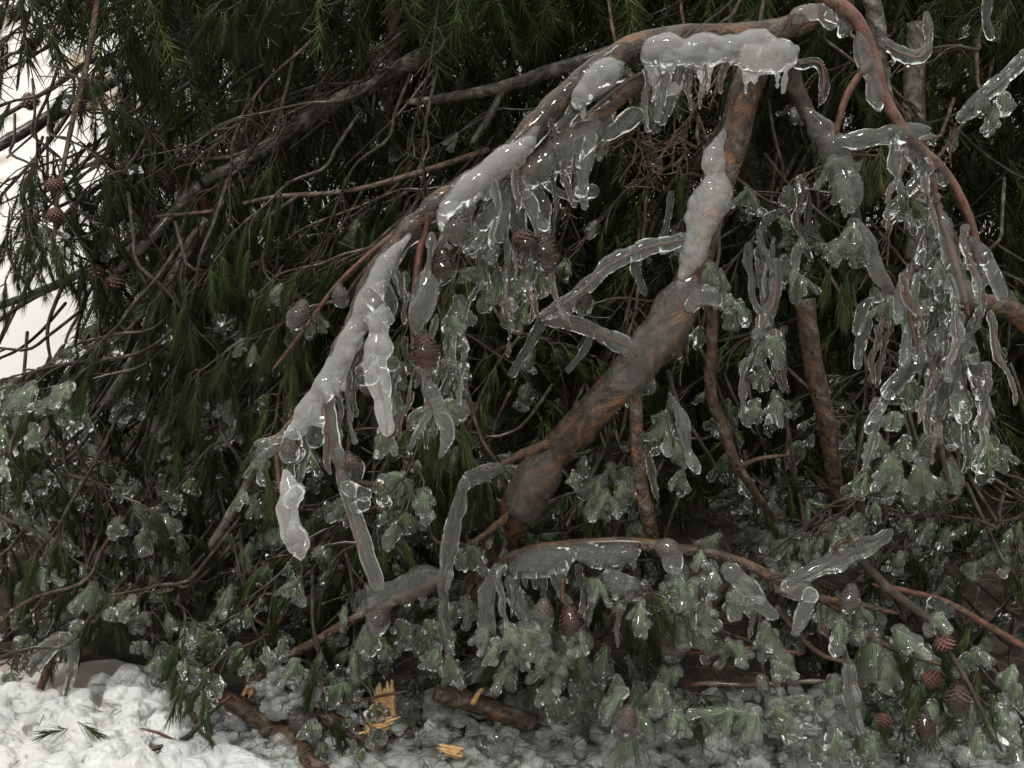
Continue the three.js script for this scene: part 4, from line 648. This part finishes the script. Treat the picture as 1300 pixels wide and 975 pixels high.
// ---------------------------------------------------------------- green boughs, one thing each
const fineShoots = [0, 1, 2, 3, 4, 5].map((v) => { const list = []; for (let i = 0; i < 84; i++) { const s = Math.pow(rnd(), 0.8), a = rnd() * 6.283, w = rr(0.2, 1) * [0.5, 0.8, 0.4, 0.65, 0.95, 0.35][v] * (1.1 - 0.5 * s); list.push([V(0, -0.055 * s, 0), V(Math.cos(a) * w, -1, Math.sin(a) * w).normalize(), 0.04 * rr(0.6, 1.2), 0, 0.0007]); } return needleGeo(list, true); });
const _m = new THREE.Matrix4();
const shootAt = (geo, pos, dir, s) => geo.clone().applyMatrix4(_m.compose(pos, hang(dir), V(s, s, s)));
function bough(start, dir, len, n, o = {}) {
  const t = thing(o.name ?? 'pine_bough', o.label, 'branch', start, o.group), pts = [], rad = [], K = 5, green = [];
  const side = V().crossVectors(dir, V(0, 1, 0)).normalize();
  for (let i = 0; i <= K; i++) { const s = i / K; pts.push(start.clone().addScaledVector(dir, len * s).add(V(rr(-1, 1), rr(-1, 1), rr(-1, 1)).multiplyScalar(len * 0.035)).add(V(0, -len * 0.3 * s * s, 0))); rad.push((o.r ?? 0.0034) * (1 - 0.75 * s)); }
  const c = new THREE.CatmullRomCurve3(pts.slice());
  pts.unshift(start.clone().addScaledVector(dir, -0.07).add(V(0, 0.04, -0.16)), start.clone().addScaledVector(dir, -0.03).add(V(0, 0.012, -0.07))); rad.unshift(rad[0] * 1.1, rad[0] * 1.05);
  const gs = [rod(pts, rad, 6, 0.02, 0.1, start.x * 99)];
  for (let i = 0; i < n; i++) {
    const s = 0.12 + 0.88 * (i + rnd()) / n, p = c.getPoint(Math.min(1, s)), tg = c.getTangent(Math.min(1, s)), sg = i % 2 ? 1 : -1;
    const d = tg.clone().addScaledVector(side, sg * rr(0.3, 0.9)).add(V(rr(-0.3, 0.3), rr(-0.9, -0.1), rr(-0.4, 0.4))).normalize(), l = len * rr(0.12, 0.34) * (1.1 - 0.5 * s);
    const e = p.clone().addScaledVector(d, l), m = p.clone().addScaledVector(d, l * 0.5).add(V(rr(-0.01, 0.01), rr(-0.004, 0.012), rr(-0.01, 0.01)));
    gs.push(rod([p, m, e], [0.0022, 0.0018, 0.0012], 4, 0.02, 0));
    if (o.twiggy) for (let q = 0; q < 2; q++) { const f = m.clone().lerp(e, rnd()), h = f.clone().add(V(rr(-1, 0.8), rr(-1, 0.4), rr(-0.6, 0.6)).multiplyScalar(0.06)); gs.push(rod([f, f.clone().lerp(h, 0.5).add(V(rr(-1, 1), rr(-1, 1), 0).multiplyScalar(0.006)), h], [0.0014, 0.0012, 0.0008], 4, 0.02, 0)); }
    const td = d.clone().add(V(rr(-0.2, 0.2), -(o.droop ?? 0.9), rr(-0.2, 0.2)));
    if (rnd() < (o.green ?? 1)) { if (rnd() < (o.ice ?? 0)) addTuft(t, e, td, rr(0.5, 1.0), rnd() < 0.4 ? M.clear : M.cloudy); else { green.push(shootAt(pick(fineShoots), e, td, rr(0.75, 1.2))); if (rnd() < 0.9) green.push(shootAt(pick(fineShoots), m, td.clone().add(V(rr(-0.4, 0.4), 0, rr(-0.4, 0.4))), rr(0.7, 1.1))); } }
  }
  part('stem', mergeGeometries(gs.map((g) => { g.deleteAttribute('normal'); g.computeVertexNormals(); return g; })), o.mat ?? M.darkTwig, t);
  if (green.length) { const g = mergeGeometries(green); tris += g.index.count / 3; part('needles', g, pick(greens.slice(0, 3)), t); }
  return t;
}
const gap = (px, py) => px < 165 - 0.22 * py + 20 * Math.sin(py / 40) && py < 430;    // open toward the far snow
const dirOf = (dx, dy, dz) => V(dx, dy, dz).normalize();
for (let i = 0; i < 100; i++) {
  const px = rr(-60, 560), py = rr(-40, 860), d = rr(2.28, 2.95) + (py < 250 ? 0.15 : 0); if (gap(px - 40, py + 60) && rnd() < 0.8) continue;
  if (px > 430 && py < 220) continue;
  const icy = py > 480, at = icy ? ['shaded green bough with ice bound tips drooping over the snow edge', 'icy green boughs over the snow edge'] : px < 230 ? ['dark green pine bough drooping beside the bright snow gap', 'green boughs beside the snow gap'] : ['dark green pine bough drooping under the long grey limb', 'green boughs under the long grey limb'];
  bough(P(px + 60, py - 50, d), dirOf(rr(-1, 0.3), rr(-0.5, 0.1), rr(-0.3, 0.6)), rr(0.18, 0.34), 9 + Math.floor(rnd() * 7), { ice: icy ? 0.6 : py > 330 ? 0.2 : 0.04, label: at[0], group: at[1] });
}
for (let i = 0; i < 50; i++) {
  const px = i < 34 ? rr(-40, 560) : rr(40, 430), py = i < 34 ? rr(560, 770) : rr(740, 835), d = Math.min(rr(2.3, 2.75), groundDepth(py + 90) - 0.06);
  bough(P(px + 40, py - 40, d), dirOf(rr(-1, 0.7), rr(-0.5, 0.1), rr(-0.3, 0.4)), rr(0.14, 0.26), 9, { ice: 0.62, label: 'low shaded bough with ice bound tips touching the littered ground', group: 'low boughs on the litter' });
}
for (let i = 0; i < 32; i++) bough(P(rr(0, 190), rr(-30, 350), rr(2.4, 2.7)), dirOf(rr(-1, 0.6), rr(-0.5, 0), rr(-0.3, 0.5)), rr(0.12, 0.24), 7, { ice: 0.08, r: 0.003, twiggy: 1, green: 0.75, label: 'small green sprig hanging in front of the bright snow gap', group: 'sprigs in the snow gap' });
for (let i = 0; i < 30; i++) {
  const px = rr(460, 880), py = rr(180, 850), d = rr(2.25, 2.7);
  const at = py > 520 ? ['ice tipped pine bough in the hollow below the thick limb', 'boughs below the thick limb'] : ['dull green bough in the hollow between arch and thick limb', 'boughs between arch and limb'];
  bough(P(px, py, d), dirOf(rr(-1, 0.6), rr(-0.6, 0.1), rr(-0.3, 0.4)), rr(0.18, 0.3), 8 + Math.floor(rnd() * 6), { ice: py > 520 ? 0.55 : 0.12, green: py > 350 ? 0.85 : 0.5, label: at[0], group: at[1] });
}
for (let i = 0; i < 62; i++) {
  const px = rr(880, 1350), py = i < 40 ? rr(20, 900) : rr(520, 900), d = rr(2.25, 2.75);
  const at = py > 450 ? ['low bough crowded with frozen tufts beneath the ice tangle', 'frozen boughs beneath the ice tangle'] : ['dim bough with few icy tufts behind the reddish branch', 'dim boughs behind the reddish branch'];
  bough(P(px, py, d), dirOf(rr(-0.7, 1), rr(-0.7, 0.1), rr(-0.3, 0.4)), rr(0.16, 0.3), 8 + Math.floor(rnd() * 6), { ice: py > 450 ? 0.75 : 0.35, green: py > 450 ? 0.95 : 0.5, label: at[0], group: at[1] });
}
for (let i = 0; i < 38; i++) {
  const px = i < 28 ? rr(580, 1320) : rr(960, 1320), py = i < 28 ? rr(600, 850) : rr(600, 730), d = Math.min(rr(2.22, 2.5), groundDepth(py + 70) - 0.05);
  bough(P(px, py, d), dirOf(rr(-0.9, 0.9), rr(-0.4, 0.2), rr(-0.3, 0.4)), rr(0.12, 0.22), 8, { ice: 0.8, twiggy: 1, label: 'small iced spray filling the hollow under the low bough', group: 'iced sprays under the low bough' });
}
// bare twigs, tangled
for (let i = 0; i < 58; i++) {
  const up = i < 42, px = up ? rr(300, 1340) : rr(0, 1340), py = up ? rr(-20, 330) : rr(300, 850), d = rr(2.3, 2.9);
  const at = up ? ['bare grey brown branchlet tangled in the shade behind the arch', 'bare branchlets behind the arch'] : ['leafless twig poking through the shaded green boughs', 'leafless twigs among the boughs'];
  bough(P(px + 60, py - 30, d), dirOf(rr(-1, 0.2), rr(-0.7, 0.1), rr(-0.3, 0.3)), rr(0.22, 0.42), 9, { name: 'bare_twig', label: at[0], group: at[1], green: 0.12, ice: 0.7, twiggy: 1, mat: pick([M.darkTwig, M.greyBark, M.darkTwig, M.brownBark]), r: 0.0034 });
}
// the mass of the crown further in and above: one thicket
{
  const g = new THREE.Group(); g.name = 'thicket'; g.userData = { kind: 'stuff', label: 'dense dark mass of pine shoots and twigs deep in the crown' }; scene.add(g);
  const spots = [];
  while (spots.length < 6500) {
    const p = V(rr(-1.7, 2.4), rr(0.0, 1.5), rr(-5.2, -2.5)), [px, py, d] = toPix(p);
    if (d < 2.75) continue;
    if (px < 185 - 0.2 * py + 30 * N3(py / 60, 3, d) && py < 520 && p.y < 1.6) continue; if (p.x < -0.75 && p.y > 1.3 && p.z > -3.3) continue;
    if (p.y > 1.5 && p.x < -1.1) continue;
    spots.push(p);
  }
  for (let i = 0; i < 2200; i++) spots.push(V(rr(-0.95, 2.2), rr(1.22, 1.5), rr(-4.2, -2.5)));
  for (let i = 0; i < 1500; i++) { const p = V(rr(-0.9, 1.9), rr(0.5, 1.45), rr(-5.2, -4)), [px, py] = toPix(p); if (px > 230 - 0.2 * py) spots.push(p); }
  const sparse = [0, 1, 2].map((v) => { const pos = [], idx = []; for (let i = 0; i < 46; i++) { const s = rnd(), a = rnd() * 6.283, w = rr(0.2, 1.1), d = V(Math.cos(a) * w, -1, Math.sin(a) * w).normalize(), b = V(0, -0.09 * s, 0), q = V(rr(-1, 1), rr(-1, 1), rr(-1, 1)); q.addScaledVector(d, -q.dot(d)).normalize(); const r = V().crossVectors(d, q), L = rr(0.035, 0.06), o = pos.length / 3; for (let k = 0; k < 3; k++) { const n = q.clone().multiplyScalar(Math.cos(k * 2.09) * 0.0013).addScaledVector(r, Math.sin(k * 2.09) * 0.0013).add(b); pos.push(n.x, n.y, n.z); } pos.push(b.x + d.x * L, b.y + d.y * L, b.z + d.z * L); idx.push(o, o + 1, o + 3, o + 1, o + 2, o + 3, o + 2, o, o + 3); } const ge = new THREE.BufferGeometry(); ge.setAttribute('position', new THREE.Float32BufferAttribute(pos, 3)); ge.setIndex(idx); ge.computeVertexNormals(); return ge; });
  for (let v = 0; v < 3; v++) {
    const gs = []; for (let i = v; i < spots.length; i += 3) gs.push(shootAt(sparse[v], spots[i], V(rr(-0.7, 0.7), -1, rr(-0.7, 0.7)), rr(1, 1.7)));
    const ge = mergeGeometries(gs); tris += ge.index.count / 3; const m = shade(new THREE.Mesh(ge, greens[v])); m.name = 'shoots'; g.add(m);
  }
  const tw = [0, 1, 2].map(() => rod([V(0, 0, 0), V(rr(-0.03, 0.03), -0.12, 0.02), V(rr(-0.04, 0.04), -0.25, 0), V(rr(-0.05, 0.05), -0.4, -0.02)], [0.006, 0.005, 0.004, 0.002], 4, 0.05, 0.1)), gs = [];
  for (let i = 0; i < 1100; i++) gs.push(shootAt(pick(tw), spots[(i * 5) % spots.length], V(rr(-1.6, 0.8), -1, rr(-0.7, 0.7)), rr(0.7, 1.5)));
  const m = shade(new THREE.Mesh(mergeGeometries(gs), M.darkTwig)); m.name = 'twigs'; g.add(m);
}


console.log('frozen triangles', tris);
renderer.render(scene, camera);
